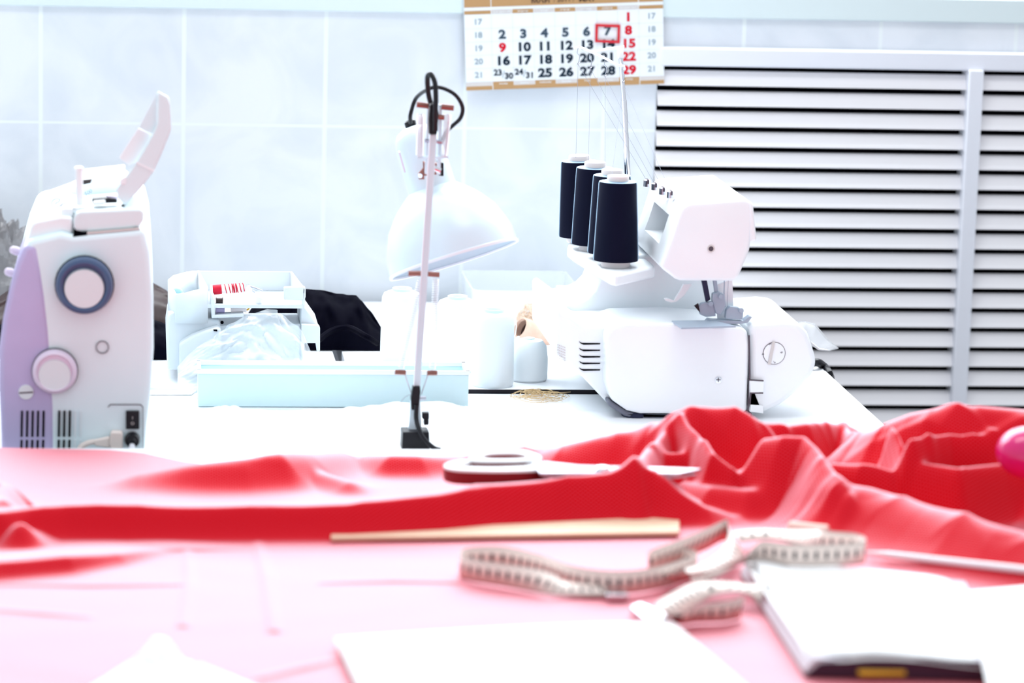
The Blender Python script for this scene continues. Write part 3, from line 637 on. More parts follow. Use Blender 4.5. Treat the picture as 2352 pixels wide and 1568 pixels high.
# telescopic thread pole
ypo = onz(1442, 566, zs).y
pole = MB().tube(PX(ypo, (1447, 566), (1441, 392), (1433, 230)), 0.0036, 14).tube(PX(ypo, (1433, 235), (1426, 134)), 0.0028, 14).build('thread_pole', M['chrome'], ov)
tr_ = MB().prism(PX(ypo, (1418, 108), (1434, 106), (1432, 137), (1420, 136)), (0, 0.008, 0)).build('guide_bracket', M['white'], ov, 0.002)
MB().tube(PX(ypo - 0.01, (1318, 111), (1330, 107), (1356, 118), (1390, 134), (1418, 149), (1434, 152), (1434, 160)), 0.0016, 8).tube(PX(ypo - 0.005, (1354, 120), (1395, 112), (1434, 107)), 0.0016, 8).build('guide_arm', M['white'], ov)
guides = [(1328, 110, 148), (1356, 120, 158), (1390, 136, 176), (1431, 152, 190)]
for (a, b0, b1) in guides:
    MB().tube(smoothpath(PX(ypo - 0.01, (a, b0), (a - 2, b0 + 12), (a + 3, (b0 + b1) / 2), (a + 1, b1 - 6), (a - 2, b1), (a + 4, b1 - 4)), 4), 0.0005, 5).build('guide_hook', M['steel'], ov)

# ------------------------------------------------------------------ navy thread cones on the overlock shelf
grpn = 'navy thread cones on the overlock machine'
nlab = ['navy thread cone standing farthest back on the overlock shelf', 'second navy thread cone from the back of the overlock shelf',
        'third navy thread cone from the back, mostly hidden by the front cone', 'front navy thread cone on the overlock shelf, seen whole']
order = [3, 2, 1, 0]
proto = None
tilt = [-0.055, -0.01, 0.0, 0.005]
topg = [(1330, 352), (1345, 372), (1372, 390), (1390, 405)]
for i in range(4):
    px, py = sp_pts[3 - i]
    loc = onz(px, py, zs)
    if proto is None:
        proto = thing('thread_cone', nlab[i], 'thread cone', loc, grpn); R = loc
        MB().lathe([(0.0275, 0.004), (0.0278, 0.006), (0.0235, 0.098), (0.0228, 0.1003), (0.013, 0.1015)], R, (0, 0, 1), 48).build('thread', M['navy'], proto)
        MB().lathe([(0.017, -0.004), (0.018, -0.002), (0.017, 0.006)], R, (0, 0, 1), 32).build('spool_base', M['cream'], proto)
        MB().lathe([(0.0128, 0.095), (0.0135, 0.104), (0.0132, 0.1072), (0.0125, 0.1078), (0.004, 0.1072)], R, (0, 0, 1), 32).build('spool_cap', M['cream'], proto)
        o = proto; kids = list(proto.children)
    else:
        o = proto.copy(); COL.objects.link(o); o.location = loc; o['label'] = nlab[i]
        for ch in kids:
            c = ch.copy(); COL.objects.link(c); c.parent = o
    o.rotation_euler = (0, tilt[i] if i else -0.045, 0.7 * i)
    gxp, g0, g1 = guides[i]
    hk = ony(gxp, g1, ypo - 0.01)
    tp = loc + Vector((0, 0, 0.104))
    tdp = [(1487, 417), (1505, 425), (1523, 435), (1541, 443)][i]
    inv = Matrix.LocRotScale(o.location, o.rotation_euler, None).inverted()
    mb = MB().tube([inv @ (loc + Vector((-0.010, -0.008, 0.098))), inv @ hk], 0.00022, 4).tube([inv @ hk, inv @ topz(*tdp)], 0.00022, 4)
    me = mb.build('loose_thread', M['thread'], None, loc=(0, 0, 0)); me.parent = o

#SECTION lamp
# ------------------------------------------------------------------ desk lamp
yl = 3.66
kl = 1 / ppm(yl)
lm = thing('desk_lamp', 'white jointed desk lamp with dome shade and springs on a black foot', 'lamp', (onz(955, 1035, TZ).x, yl, TZ))
fz = zpx(955, yl)
MB().prism(PX(yl - 0.015, (925, 992), (986, 992), (988, fz + 8), (923, fz + 8)), (0, 0.03, 0)).build('foot', M['black'], lm, 0.001)
MB().prism(PX(yl, (943, 920), (965, 915), (969, 992), (938, 992)), (0, 0.008, 0)).build('pivot_bracket', M['lampwhite'], lm, 0.001)
MB().prism(PX(yl - 0.004, (949, 887), (965, 887), (966, 900), (962, 940), (945, 942), (944, 915)), (0, 0.012, 0)).build('lower_joint', M['black'], lm, 0.001)
kn = MB().prism(PX(yl - 0.004, (970, 948), (986, 948), (986, 962), (970, 962)), (0, 0.010, 0)).prism(PX(yl - 0.003, (973, 960), (985, 958), (985, 976), (974, 977)), (0, 0.008, 0)).build('clamp_knob', M['black'], lm, 0.0008)
MB().tube(PX(yl, (960, 915), (978, 914)), 0.0025, 10).build('pivot_bolt', M['steel'], lm)
MB().prism(PX(yl, (950, 888), (966, 888), (1004, 308), (988, 308)), (0, 0.008, 0)).build('lower_arm', M['lampwhite'], lm, 0.0012)
MB().prism(PX(yl - 0.001, (950, 888), (952.5, 888), (990, 310), (987.5, 310)), (0, 0.002, 0)).build('arm_edge', M['lampin'], lm)
MB().prism(PX(yl - 0.003, (988, 240), (1004, 236), (1008, 262), (1004, 309), (986, 309), (985, 275)), (0, 0.012, 0)).build('upper_joint', M['black'], lm, 0.001)
M['wire'] = mat('bright_spring_wire', (0.78, 0.80, 0.84), 0.3, 0.5, 0.3)
def spring(p0, p1, r, turns, wire, name):
    a, b2 = ony(*p0, yl + 0.004), ony(*p1, yl + 0.004); ax = (b2 - a); L_ = ax.length; ax.normalize(); u = ax.orthogonal().normalized(); w = ax.cross(u)
    pts = [a + ax * (L_ * t / (turns * 8)) + r * (math.cos(2 * math.pi * t / 8) * u + math.sin(2 * math.pi * t / 8) * w) for t in range(turns * 8 + 1)]
    return MB().tube(pts, wire, 5).build(name, M['wire'], lm)
def rodpx(p0, p1, r, m, name, yy=None): return MB().tube(PX(yy or yl + 0.004, p0, p1), r, 10).build(name, m, lm)
spring((966, 640), (921, 846), 0.0036, 40, 0.0006, 'spring'); spring((1001, 640), (993, 848), 0.0036, 40, 0.0006, 'spring')
rodpx((938, 628), (968, 628), 0.0030, M['copper'], 'spring_rod'); rodpx((983, 629), (1009, 631), 0.0030, M['copper'], 'spring_rod')
rodpx((907, 854), (932, 855), 0.0030, M['copper'], 'spring_rod'); rodpx((981, 856), (1004, 856), 0.0030, M['copper'], 'spring_rod')
rodpx((930, 860), (945, 905), 0.0006, M['steel'], 'spring_hook'); rodpx((983, 860), (968, 905), 0.0006, M['steel'], 'spring_hook')
yu = yl + 0.03
def spring2(p0, p1):
    a, b2 = ony(*p0, yu), ony(*p1, yu); ax = (b2 - a); L_ = ax.length; ax.normalize(); u = ax.orthogonal().normalized(); w = ax.cross(u)
    return MB().tube([a + ax * (L_ * t / (24 * 8)) + 0.004 * (math.cos(2 * math.pi * t / 8) * u + math.sin(2 * math.pi * t / 8) * w) for t in range(24 * 8 + 1)], 0.0007, 5).build('spring', M['wire'], lm)
spring2((966, 262), (964, 358)); spring2((1028, 262), (1019, 358))
rodpx((957, 240), (984, 243), 0.0034, M['copper'], 'spring_rod', yu); rodpx((1014, 245), (1042, 248), 0.0034, M['copper'], 'spring_rod', yu)
MB().prism(PX(yu, (982, 236), (988, 236), (982, 400), (976, 400)), (0, 0.006, 0)).prism(PX(yu, (1008, 240), (1016, 240), (1012, 402), (1004, 402)), (0, 0.006, 0)).build('upper_arm', M['lampwhite'], lm, 0.0008)
rodpx((958, 362), (1030, 360), 0.0022, M['lampwhite'], 'cross_bar', yu); rodpx((976, 322), (1016, 326), 0.0025, M['steel'], 'cross_bolt', yu); rodpx((985, 265), (1020, 270), 0.003, M['copper'], 'cross_bolt', yu)
# shade
ysd = yl + 0.115; ks = 1 / ppm(ysd)
rc = ony(1043, 596, ysd)
imx = Vector((RT.x, RT.y, RT.z)); imy = Vector((UP.x, UP.y, UP.z))
axis = (imx * -0.293 + imy * 0.956 + Vector((0, 1, 0)) * 0.045).normalized()
prof = [(157, 0), (153.5, 40), (147, 60), (131, 100), (108, 130), (94, 145), (76, 161), (58, 175)]
inner = [(r - 2.5, s_) for r, s_ in prof]
shade = MB()
ring = [(r * ks, s_ * ks) for r, s_ in prof] + [(r * ks, s_ * ks) for r, s_ in reversed(inner)]
ring = [ring[-1]] + ring
shade.lathe(ring, rc, axis, 72, False)
shd = shade.build('shade', M['lampwhite'], lm, angle=50)
MB().lathe([(158.5 * ks, -3 * ks), (159 * ks, 3 * ks), (156 * ks, 5 * ks), (152 * ks, 2 * ks), (152.5 * ks, -2 * ks), (158.5 * ks, -3 * ks)], rc, axis, 72, False).build('shade_rim', M['lampin'], shd)
nk = MB().lathe([(58 * ks, 172 * ks), (57 * ks, 180 * ks), (55 * ks, 285 * ks), (52 * ks, 302 * ks), (43 * ks, 317 * ks), (28 * ks, 326 * ks), (10 * ks, 329 * ks)], rc, axis, 56).build('shade_neck', M['lampwhite'], shd, angle=50)
MB().lathe([(58.4 * ks, 172 * ks), (58.4 * ks, 174.5 * ks), (57 * ks, 174.5 * ks)], rc, axis, 56, False).build('neck_seam', M['palegrey'], shd)
ysn = ysd - 56 * ks
MB().prism(PX(ysd - 52 * ks, (916, 350), (919, 349), (932, 396), (929, 397)), (0, 0.012, 0)).build('neck_slot', M['lilac2'], shd)
gr = MB().lathe([(14 * ks, 0), (14 * ks, 20 * ks), (10 * ks, 24 * ks)], rc + axis * (320 * ks) + imx * (-4 * ks), axis, 20).build('cord_grip', M['black'], lm)
bk = MB().prism(PX(ysn - 0.002, (960, 400), (972, 385), (975, 412), (962, 412)), (0, 0.004, 0)).prism(PX(ysn - 0.002, (972, 372), (1012, 376), (1012, 400), (974, 404)), (0, 0.010, 0)).build('neck_bracket', M['copper'], lm, 0.0006)
disc(MB(), 965, 403, 5.5, ysn - 0.002, 0.0025, 16).build('bracket_screw', M['chrome'], bk)
MB().prism(PX(ysn - 0.004, (1006, 372), (1019, 374), (1019, 405), (1006, 403)), (0, 0.02, 0)).build('tilt_knob', M['black'], lm, 0.001)
rodpx((995, 385), (1012, 392), 0.003, M['chrome'], 'tilt_bolt', yl - 0.002 + 0.012)
# cord loops
MB().tube(smoothpath([ony(943, 282, ysd - 0.01), ony(943, 262, ysd - 0.02), ony(956, 225, ysd - 0.02), ony(985, 204, yu), ony(1012, 201, yu), ony(1045, 217, yu), ony(1062, 245, yu + 0.005), ony(1058, 270, yu + 0.01), ony(1040, 288, yu + 0.015), ony(1026, 302, yu + 0.015), ony(1012, 330, yu + 0.012)], 8), 0.0024, 10).build('cord', M['black'], lm)
MB().tube(smoothpath([ony(1000, 300, yl - 0.004), ony(1000, 255, yl - 0.008), ony(1001, 225, yl - 0.008), ony(999, 190, yl - 0.006), ony(990, 170, yl), ony(982, 178, yl + 0.008), ony(984, 215, yl + 0.014), ony(992, 250, yl + 0.016), ony(994, 285, yl + 0.012)], 8), 0.0030, 10).build('cord', M['black'], lm)
MB().tube(smoothpath([ony(957, 930, yl - 0.006), ony(956, 960, yl - 0.009), ony(962, 985, yl - 0.018), ony(974, 1008, yl - 0.024), ony(996, 1028, yl - 0.028), ony(1012, fz + 6, yl - 0.030)], 8), 0.0028, 10).build('cord', M['black'], lm)
MB().tube(smoothpath(PX(yl, (946, 905), (930, 912), (916, 932), (908, 955)), 6), 0.0003, 4).build('stray_thread', M['thread'], lm)

#SECTION small
# ------------------------------------------------------------------ white thread cones
grpw = 'big white thread cones on the back table'
def white_cone(label, px, pyb, rb, hpx, first=[None]):
    y = onz(px, pyb, TB).y; kk = 1 / ppm(y); loc = onz(px, pyb, TB)
    if first[0] is None:
        t = thing('white_thread_cone', label, 'thread cone', loc, grpw); r = rb * kk; h = hpx * kk
        MB().lathe([(r * .93, 0.0), (r, 0.004), (r * 0.985, h * .35), (r * .965, h * .80), (r * .95, h * .89), (r * .86, h * .945), (r * .62, h * .975), (r * .45, h * .98)], loc, (0, 0, 1), 56).build('thread', M['cone'], t)
        MB().lathe([(r * .46, h * .93), (r * .47, h * 1.015), (r * .44, h * 1.02), (r * .40, h * 1.012), (r * .38, h * 0.9)], loc, (0, 0, 1), 40, False).build('spool_rim', M['cyan'], t)
        first[0] = t; return t
    t = first[0].copy(); COL.objects.link(t); t.location = loc; t['label'] = label
    for ch in first[0].children:
        c = ch.copy(); COL.objects.link(c); c.parent = t
    return t
white_cone('white thread cone in front, beside the pale cyan tray end', 1130, 884, 51, 180)
white_cone('white thread cone standing just behind the lamp arm', 1047, 850, 51, 180)
white_cone('white thread cone beside the black cloth, below the lamp shade', 920, 830, 51, 180)
yq = onz(1215, 876, TB).y; kq = 1 / ppm(yq); p = onz(1213, 872, TB)
t = thing('white_yarn_spool', 'squat rounded white spool half hidden behind the front white cone', 'spool', p)
MB().lathe([(0.022, 0.0), (0.0245, 0.003), (0.0245, 0.028), (0.0225, 0.044), (0.017, 0.0515), (0.008, 0.053)], p, (0, 0, 1), 40).build('thread', M['cone'], t)
MB().lathe([(0.007, 0.05), (0.007, 0.0545), (0.005, 0.055)], p, (0, 0, 1), 24).build('spool_core', M['cyan'], t)

# clear lid box at the back with cardboard cone and scraps
yb = WY - 0.05
o = onz(1215, 760, TB)
def boxpx(x0, x1, pz, y0, y1):
    return Vector((ony(x0, 700, y0).x, y0, TB)), Vector((ony(x1, 700, y0).x, y1, ony((x0 + x1) / 2, pz, y0).z))
a, b2 = boxpx(1085, 1336, 668, 4.42, 4.60)
cb = thing('storage_box', 'clear plastic storage box against the tiles behind the white cones', 'box', ((a.x + b2.x) / 2, (a.y + b2.y) / 2, TB))
th = 0.0018
n = 8; prof_ = []
def rrect(x0, x1, y0, y1, r, z):
    out = []
    for (cx_, cy_, a0) in ((x1 - r, y1 - r, 0), (x0 + r, y1 - r, 90), (x0 + r, y0 + r, 180), (x1 - r, y0 + r, 270)):
        for k_ in range(7):
            q_ = math.radians(a0 + 15 * k_); out.append(Vector((cx_ + r * math.cos(q_), cy_ + r * math.sin(q_), z)))
    return out
MB().loft([rrect(a.x + .003, b2.x - .003, a.y + .003, b2.y - .003, .015, a.z + .0006), rrect(a.x, b2.x, a.y, b2.y, .016, b2.z), rrect(a.x + th, b2.x - th, a.y + th, b2.y - th, .015, b2.z), rrect(a.x + .003 + th, b2.x - .003 - th, a.y + .003 + th, b2.y - .003 - th, .014, a.z + .003)]).build('box_body', M['clear'], cb)
tb0 = ony(1290, 663, a.y); MB().box((tb0.x - .007, a.y - .002, tb0.z - .006), (tb0.x + .007, a.y + .004, tb0.z + .004)).build('latch_tab', M['white'], cb, 0.001)

# cardboard cone with thread waste, standing between the white cone and the overlock
rng = random.Random(5)
yk = 4.30
c0, c1 = ony(1194, 752, yk), ony(1268, 788, yk + 0.02)
kk = thing('cardboard_cone', 'brown cardboard thread cone lying tipped with its hollow end showing', 'cone', (c0 + c1) / 2)
axk = (c1 - c0).normalized(); L_ = (c1 - c0).length
MB().lathe([(0.0125, 0.004), (0.0135, 0.0), (0.0150, 0.0008), (0.0205, L_), (0.018, L_)], c0, axk, 36, False).build('cone_wall', M['card'], kk)
MB().lathe([(0.0128, 0.012), (0.0126, 0.0125)], c0, axk, 24).build('hollow', M['brown'], kk)
def tangle(cx, cy, cz, rx, ry, rz, n, m, name, label, cat, wire, seed, settle=None, seg=22):
    r = random.Random(seed); mb = MB()
    for i in range(n):
        p = Vector((r.gauss(0, .4), r.gauss(0, .4), r.uniform(0, .6))); d = Vector((r.gauss(0, 1), r.gauss(0, 1), r.gauss(0, .5))).normalized(); pts = []
        for s_ in range(seg):
            w = Vector((cx + p.x * rx, cy + p.y * ry, cz + abs(p.z) * rz))
            pts.append(w); d = (d + Vector((r.gauss(0, .5), r.gauss(0, .5), r.gauss(0, .35))) - p * 0.18).normalized(); p = p + d * 0.22
            if p.length > 1.25: p = p * (1.25 / p.length)
        mb.tube(smoothpath(pts, 2), wire, 4)
    return tag(mb.build(name, m, None, loc=(cx, cy, cz)), label, cat, kind='stuff')
w0 = ony(1233, 780, 4.33)
tangle(w0.x, 4.36, TB + 0.016, 0.021, 0.02, 0.026, 60, M['straw2'], 'thread_waste', 'tangle of cream thread waste piled over the cardboard cone', 'thread waste', 0.00045, 3)
w1 = onz(1240, 914, TZ)
tangle(w1.x, w1.y, TZ + 0.0015, 0.030, 0.03, 0.006, 16, M['straw'], 'thread_scraps', 'loose straw coloured thread scraps on the white table before the overlock', 'thread scraps', 0.00032, 9, seg=30)
# thread loops hanging on the cone
tag(MB().tube(smoothpath(PX(4.18, (1182, 728), (1186, 745), (1184, 765), (1181, 778), (1190, 772), (1192, 774), (1183, 779)), 5), 0.0006, 5).build('thread_loop', M['cone'], None, loc=ony(1183, 760, 4.18)), 'white loose thread loop hanging against the front white cone', 'thread')
tag(MB().tube(smoothpath(PX(4.405, (1208, 702), (1214, 700), (1232, 703), (1240, 716), (1242, 735), (1236, 752)), 5), 0.0004, 5).build('thread_loop', M['straw2'], None, loc=ony(1230, 730, 4.405)), 'pale loop of thread sticking up above the thread waste', 'thread')

# ------------------------------------------------------------------ pale cyan long tray
z0 = TZ
q0 = onz(455, 946, TZ); q1 = onz(1075, 936, TZ); yt = min(q0.y, q1.y)
yt = onz(760, 936, TZ).y
xa, xb = ony(455, 900, yt).x, ony(1076, 900, yt).x; zt1 = ony(760, 852, yt).z
tr = thing('long_tray', 'long pale cyan plastic tray with a white top edge behind the lamp', 'tray', ((xa + xb) / 2, yt + 0.03, TZ))
def openbox(mb, x0, x1, y0, y1, z0, z1, w):
    mb.loft([[Vector((x0, y0, z0)), Vector((x1, y0, z0)), Vector((x1, y1, z0)), Vector((x0, y1, z0))], [Vector((x0, y0, z1)), Vector((x1, y0, z1)), Vector((x1, y1, z1)), Vector((x0, y1, z1))],
             [Vector((x0 + w, y0 + w, z1)), Vector((x1 - w, y0 + w, z1)), Vector((x1 - w, y1 - w, z1)), Vector((x0 + w, y1 - w, z1))], [Vector((x0 + w, y0 + w, z0 + w)), Vector((x1 - w, y0 + w, z0 + w)), Vector((x1 - w, y1 - w, z0 + w)), Vector((x0 + w, y1 - w, z0 + w))]])
    return mb
openbox(MB(), xa, xb, yt, yt + 0.06, TZ + 0.0006, zt1 - 0.004, 0.003).build('tray_body', M['cyan'], tr, 0.001)
rim = MB()
for (x0, x1, y0, y1) in ((xa - .001, xb + .001, yt - .001, yt + .0035), (xa - .001, xb + .001, yt + .0565, yt + .061), (xa - .001, xa + .0035, yt, yt + .06), (xb - .0035, xb + .001, yt, yt + .06)):
    rim.box((x0, y0, zt1 - 0.004), (x1, y1, zt1 + 0.001))
rim.build('tray_rim', M['white'], tr)

# ------------------------------------------------------------------ accessory tray with sewing bits
yx = 4.02
ac = thing('accessory_tray', 'white sewing machine accessory tray full of spools and metal feet', 'tray', (ony(545, 800, yx).x, yx + 0.05, TB))
def zz(px, py, y): return ony(px, py, y).z
zbot = TB + 0.0008
# lower free-arm bed: sloped left wing, right wing
lw = [(380, 728), (390, 718), (470, 728), (500, 738), (508, 760), (500, 790), (420, 812), (408, 812)]
def pz(px, py, y):
    p = ony(px, py, y); p.z = max(p.z, zbot); return p
MB().prism([pz(a_, b_, yx + 0.01) for a_, b_ in ((381, 760), (386, 724), (396, 716), (430, 724), (505, 735), (508, 790), (508, 850), (384, 850))], (0, 0.10, 0)).build('bed_wing', M['traywhite'], ac, 0.004, 3)
MB().prism([pz(a_, b_, yx - 0.01) for a_, b_ in ((412, 790), (440, 772), (470, 760), (498, 752), (508, 754), (508, 850), (412, 850))], (0, 0.03, 0)).build('bed_wing', M['traywhite'], ac, 0.003, 2)
MB().prism([pz(a_, b_, yx + 0.01) for a_, b_ in ((692, 745), (732, 748), (735, 752), (735, 806), (728, 808), (725, 788), (700, 788), (695, 850), (692, 850))], (0, 0.012, 0)).build('bed_end', M['traywhite'], ac, 0.0015)
MB().prism([pz(a_, b_, yx + 0.022) for a_, b_ in ((690, 700), (698, 700), (732, 748), (732, 760), (690, 760))], (0, 0.085, 0)).build('bed_slope', M['traywhite'], ac, 0.002)
MB().prism([pz(a_, b_, yx + 0.02) for a_, b_ in ((500, 745), (692, 745), (692, 850), (500, 850))], (0, 0.085, 0)).build('bed_body', M['traywhite'], ac, 0.002)
# upper tray: shell with floor
yt0, yt1 = yx + 0.005, yx + 0.115
zf = zz(560, 700, yt0)
ztop = zz(690, 662, yt0); zback = zz(560, 623, yt1)
xl, xm, xr = ony(405, 680, yt0).x, ony(476, 680, yt0).x, ony(701, 680, yt0).x
xlb, xrb = ony(388, 640, yt0 + 0.05).x, ony(672, 622, yt1).x
MB().box((xl + 0.035, yt0, zf - 0.004), (xr - 0.002, yt1, zf)).build('tray_floor', M['traywhite'], ac)
MB().prism([Vector((xl + 0.02, yt1, zf)), Vector((xrb, yt1, zf)), Vector((xrb, yt1, zback)), Vector((xl + 0.02, yt1, zback))], (0, 0.003, 0)).build('back_wall', M['traywhite'], ac, 0.0008)
MB().prism([Vector((xr, yt0, zf - .004)), Vector((xr, yt0, ztop)), Vector((xrb, yt1, zback)), Vector((xrb, yt1, zf - .004))], (-0.003, 0, 0)).build('end_wall', M['traywhite'], ac, 0.0008)
MB().prism(PX(yt0, (652, 660), (700, 658), (702, 664), (702, 684), (697, 690), (652, 689)), (0, 0.010, 0)).build('corner_box', M['traywhite'], ac, 0.0015)
# left curved wing pocket
cv = [(476, 660, 0.0), (440, 668, 0.0), (406, 678, 0.0), (392, 655, 0.03), (388, 642, 0.05), (400, 632, 0.075), (430, 624, 0.10), (456, 621, 0.11), (476, 660, 0.0)]
r0 = [ony(a_, b_, yt0 + d_) for a_, b_, d_ in cv]
r1 = [Vector((p.x, p.y, zz(405, 742, yt0))) for p in r0]
MB().loft([r0, r1], False, False).build('wing_pocket', M['traywhite'], ac, solid=0.0025)
MB().prism([Vector((p.x, p.y, zz(405, 715, yt0))) for p in r0[:-1]], (0, 0, -0.003)).build('pocket_floor', M['ivory'], ac)
MB().prism(PX(yt0 - 0.001, (404, 676), (424, 672), (424, 742), (408, 742)), (0, 0.003, 0)).build('wing_post', M['traywhite'], ac, 0.001)
MB().prism(PX(yt0 - 0.001, (484, 672), (494, 690), (494, 730), (486, 730), (484, 700)), (0, 0.05, 0)).build('divider', M['traywhite'], ac, 0.001)
MB().prism(PX(yt0 - 0.002, (486, 724), (560, 720), (560, 728), (486, 731)), (0, 0.02, 0)).build('front_lip', M['traywhite'], ac, 0.001)
sk = disc(MB(), 510, 740, 4, yx - 0.012 + 0.03, 0.002, 16).build('peg_hole', M['void'], ac)
MB().prism(PX(yx - 0.0115, (490, 757), (499, 757), (499, 761), (491, 760)), (0, 0.004, 0)).build('notch', M['void'], ac)
# contents
def lying_spool(name, label, cat, p0, p1, r, mats, group=None):
    a_, c_ = Vector(p0), Vector(p1); ax_ = (c_ - a_); L_ = ax_.length; ax_.normalize()
    t_ = thing(name, label, cat, (a_ + c_) / 2, group)
    MB().lathe([(r * 1.12, 0), (r * 1.12, L_ * .06), (r * .3, L_ * .07)], a_, ax_, 24).build('flange', mats[0], t_)
    MB().lathe([(r, L_ * .06), (r * 1.02, L_ * .18), (r, L_ * .32)], a_, ax_, 24).build('red_thread', mats[1], t_)
    MB().lathe([(r * .85, L_ * .32), (r * .9, L_ * .5), (r * .8, L_ * .94)], a_, ax_, 24).build('pale_thread', mats[2], t_)
    hx = MB(); u_ = ax_.orthogonal().normalized(); w_ = ax_.cross(u_)
    for s_, e_ in ((.40, .30), (.62, .14), (.74, .26)):
        hx.tube([a_ + ax_ * (L_ * (s_ + e_ * q_ / 30)) + r * .92 * (math.cos(q_ * .55) * u_ + math.sin(q_ * .55) * w_) for q_ in range(31)], 0.0006, 4)
    hx.build('red_strands', mats[1], t_); return t_
yk2 = yt0 + 0.05
lying_spool('thread_spool', 'red and white thread spool lying in the accessory tray', 'spool', ony(484, 666, yk2), ony(562, 660, yk2), 0.0062, (M['white'], M['red'], M['cream']))
pf = thing('spare_presser_foot', 'spare metal presser foot lying beside the red and white spool', 'presser foot', ony(582, 668, yk2))
MB().prism(PX(yk2 - 0.004, (558, 672), (566, 656), (572, 655), (580, 664), (578, 673)), (0, 0.010, 0)).build('foot_plate', M['chrome'], pf, 0.0005)
MB().tube(PX(yk2, (570, 656), (588, 662), (602, 668)), 0.0012, 8).tube(PX(yk2 - 0.006, (580, 667), (592, 677)), 0.0012, 8).build('foot_wire', M['steel'], pf)
yk3 = yt0 + 0.012
def bobbin(label, p0, p1, r, m):
    a_, c_ = ony(*p0, yk3), ony(*p1, yk3); ax_ = (c_ - a_); L_ = ax_.length; t_ = thing('bobbin', label, 'bobbin', (a_ + c_) / 2, 'bobbins in the accessory tray')
    MB().lathe([(r, 0), (r, L_ * .1), (r * .8, L_ * .1), (r * .8, L_ * .9), (r, L_ * .9), (r, L_)], a_, ax_, 24).build('wound_thread', m, t_); return t_
bobbin('brown bobbin in the lower pocket of the accessory tray', (496, 690), (512, 690), 0.0042, M['brown'])
bobbin('lilac bobbin below the brown one in the accessory tray', (496, 712), (516, 712), 0.0045, M['lilac'])
bobbin('cream bobbin with orange thread in the accessory tray', (530, 712), (566, 709), 0.0045, M['cream'])
tag(MB().lathe([(0.0075, 0), (0.0075, 0.003), (0.006, 0.0035), (0.006, 0.010), (0.0075, 0.0105), (0.0075, 0.0135)], ony(590, 699, yk3), (0.3, -0.3, 1), 28).build('clear_bobbin', M['white'], None, loc=ony(590, 699, yk3)), 'white empty bobbin under the plastic bag edge in the tray', 'bobbin')
tag(MB().tube(smoothpath(PX(yk3, (556, 708), (564, 704), (572, 708), (566, 712), (558, 713)), 5), 0.0011, 6).build('orange_thread', M['yellow'], None, loc=ony(564, 709, yk3)), 'tuft of orange thread on the cream bobbin', 'thread')
tag(MB().lathe([(0.0055, 0), (0.006, 0.002), (0.003, 0.004)], ony(408, 668, yt0 + 0.02), (0.2, -0.5, 1), 20).build('blue_button', mat('pale_blue_plastic', (0.25, 0.45, 0.70), 0.4), None, loc=ony(408, 668, yt0 + 0.02)), 'small pale blue button in the curved tray pocket', 'button')

# clear bag over the tray front
def bag_fn(u, v):
    x = 408 + u * 320; crest = [(0, 842), (0.12, 800), (0.28, 768), (0.45, 730), (0.62, 712), (0.75, 722), (0.86, 760), (0.95, 810), (1.0, 848)]
    for (a_, b_), (c_, d_) in zip(crest, crest[1:]):
        if a_ <= u <= c_: yc_ = b_ + (d_ - b_) * (u - a_) / (c_ - a_); break
    prof_v = v ** 0.75
    y = yx - 0.018 - 0.055 * (1 - prof_v) 
    ztopp = max(ony(x, yc_, yx - 0.018).z, TB + 0.004)
    zz_ = TB + 0.0015 + (ztopp - TB - 0.0015) * prof_v
    p = Vector((ony(x, 780, yx - 0.018).x, y, zz_))
    nz = noise.noise(Vector((u * 7, v * 5, 1.3))) + 0.5 * abs(noise.noise(Vector((u * 16, v * 12, 7.7)))) + 0.6 * (1 - abs(noise.noise(Vector((u * 9 + v * 4, v * 3, 4.1)))) * 2.2)
    amp = 0.010 * min(1, 6 * v, 6 * u, 6 * (1 - u))
    return p + Vector((nz * amp * 0.5, -abs(nz) * amp, abs(nz) * amp * 0.4))
tag(grid_sheet(bag_fn, 90, 50).build('plastic_bag', M['bag'], None, angle=60, loc=ony(560, 830, yx - .03)), 'crumpled clear plastic bag slumped in front of the accessory tray', 'plastic bag')
# flat white film and pattern sheet on the table
def film_fn(u, v):
    a_, b_, c_, d_ = onz(350, 985, TZ), onz(1190, 990, TZ), onz(1150, 943, TZ), onz(455, 947, TZ)
    p = quadmap(a_, b_, c_, d_, u, v); nz = abs(noise.noise(Vector((u * 9, v * 3, 2.2)))) + 0.5 * abs(noise.noise(Vector((u * 21, v * 7, 5.2))))
    e = min(1, 8 * u, 8 * (1 - u), 4 * v + .2, 4 * (1 - v) + .2); p.z = TZ + 0.0022 + (0.009 * nz + 0.017 * v ** 2 * (0.5 + 0.5 * math.sin(u * 8 + 2.2))) * e; return p
tag(grid_sheet(film_fn, 120, 26).build('packing_film', M['film2'], None, angle=60, loc=onz(760, 950, TZ)), 'wrinkled white packing film lying flat before the cyan tray', 'plastic film')
def sheet(name, label, pts, z, m=M['paper'], th=0.0008, cat='paper'):
    p_ = [onz(a_, b_, z) for a_, b_ in pts]; c_ = sum(p_, Vector()) / len(p_)
    return tag(MB().prism(p_, (0, 0, -th)).build(name, m, None, loc=c_), label, cat)
ps = thing('pattern_sheet', 'pattern sheet with thin drawn lines lying beside the sewing machine', 'paper', onz(395, 880, TZ))
MB().prism([onz(a_, b_, TZ + .0016) for a_, b_ in ((340, 905), (440, 905), (470, 880), (425, 830), (350, 838))], (0, 0, -0.001)).build('paper', M['paper'], ps)
pl = MB()
for a_, b_, c_, d_ in ((356, 846, 388, 832), (356, 854, 392, 836), (358, 858, 400, 842), (364, 866, 405, 866), (388, 838, 400, 880), (357, 868, 372, 862)):
    pl.tube([onz(a_, b_, TZ + .0019), onz(c_, d_, TZ + .0019)], 0.0003, 4)
pl.build('drawn_lines', M['greyink'], ps)

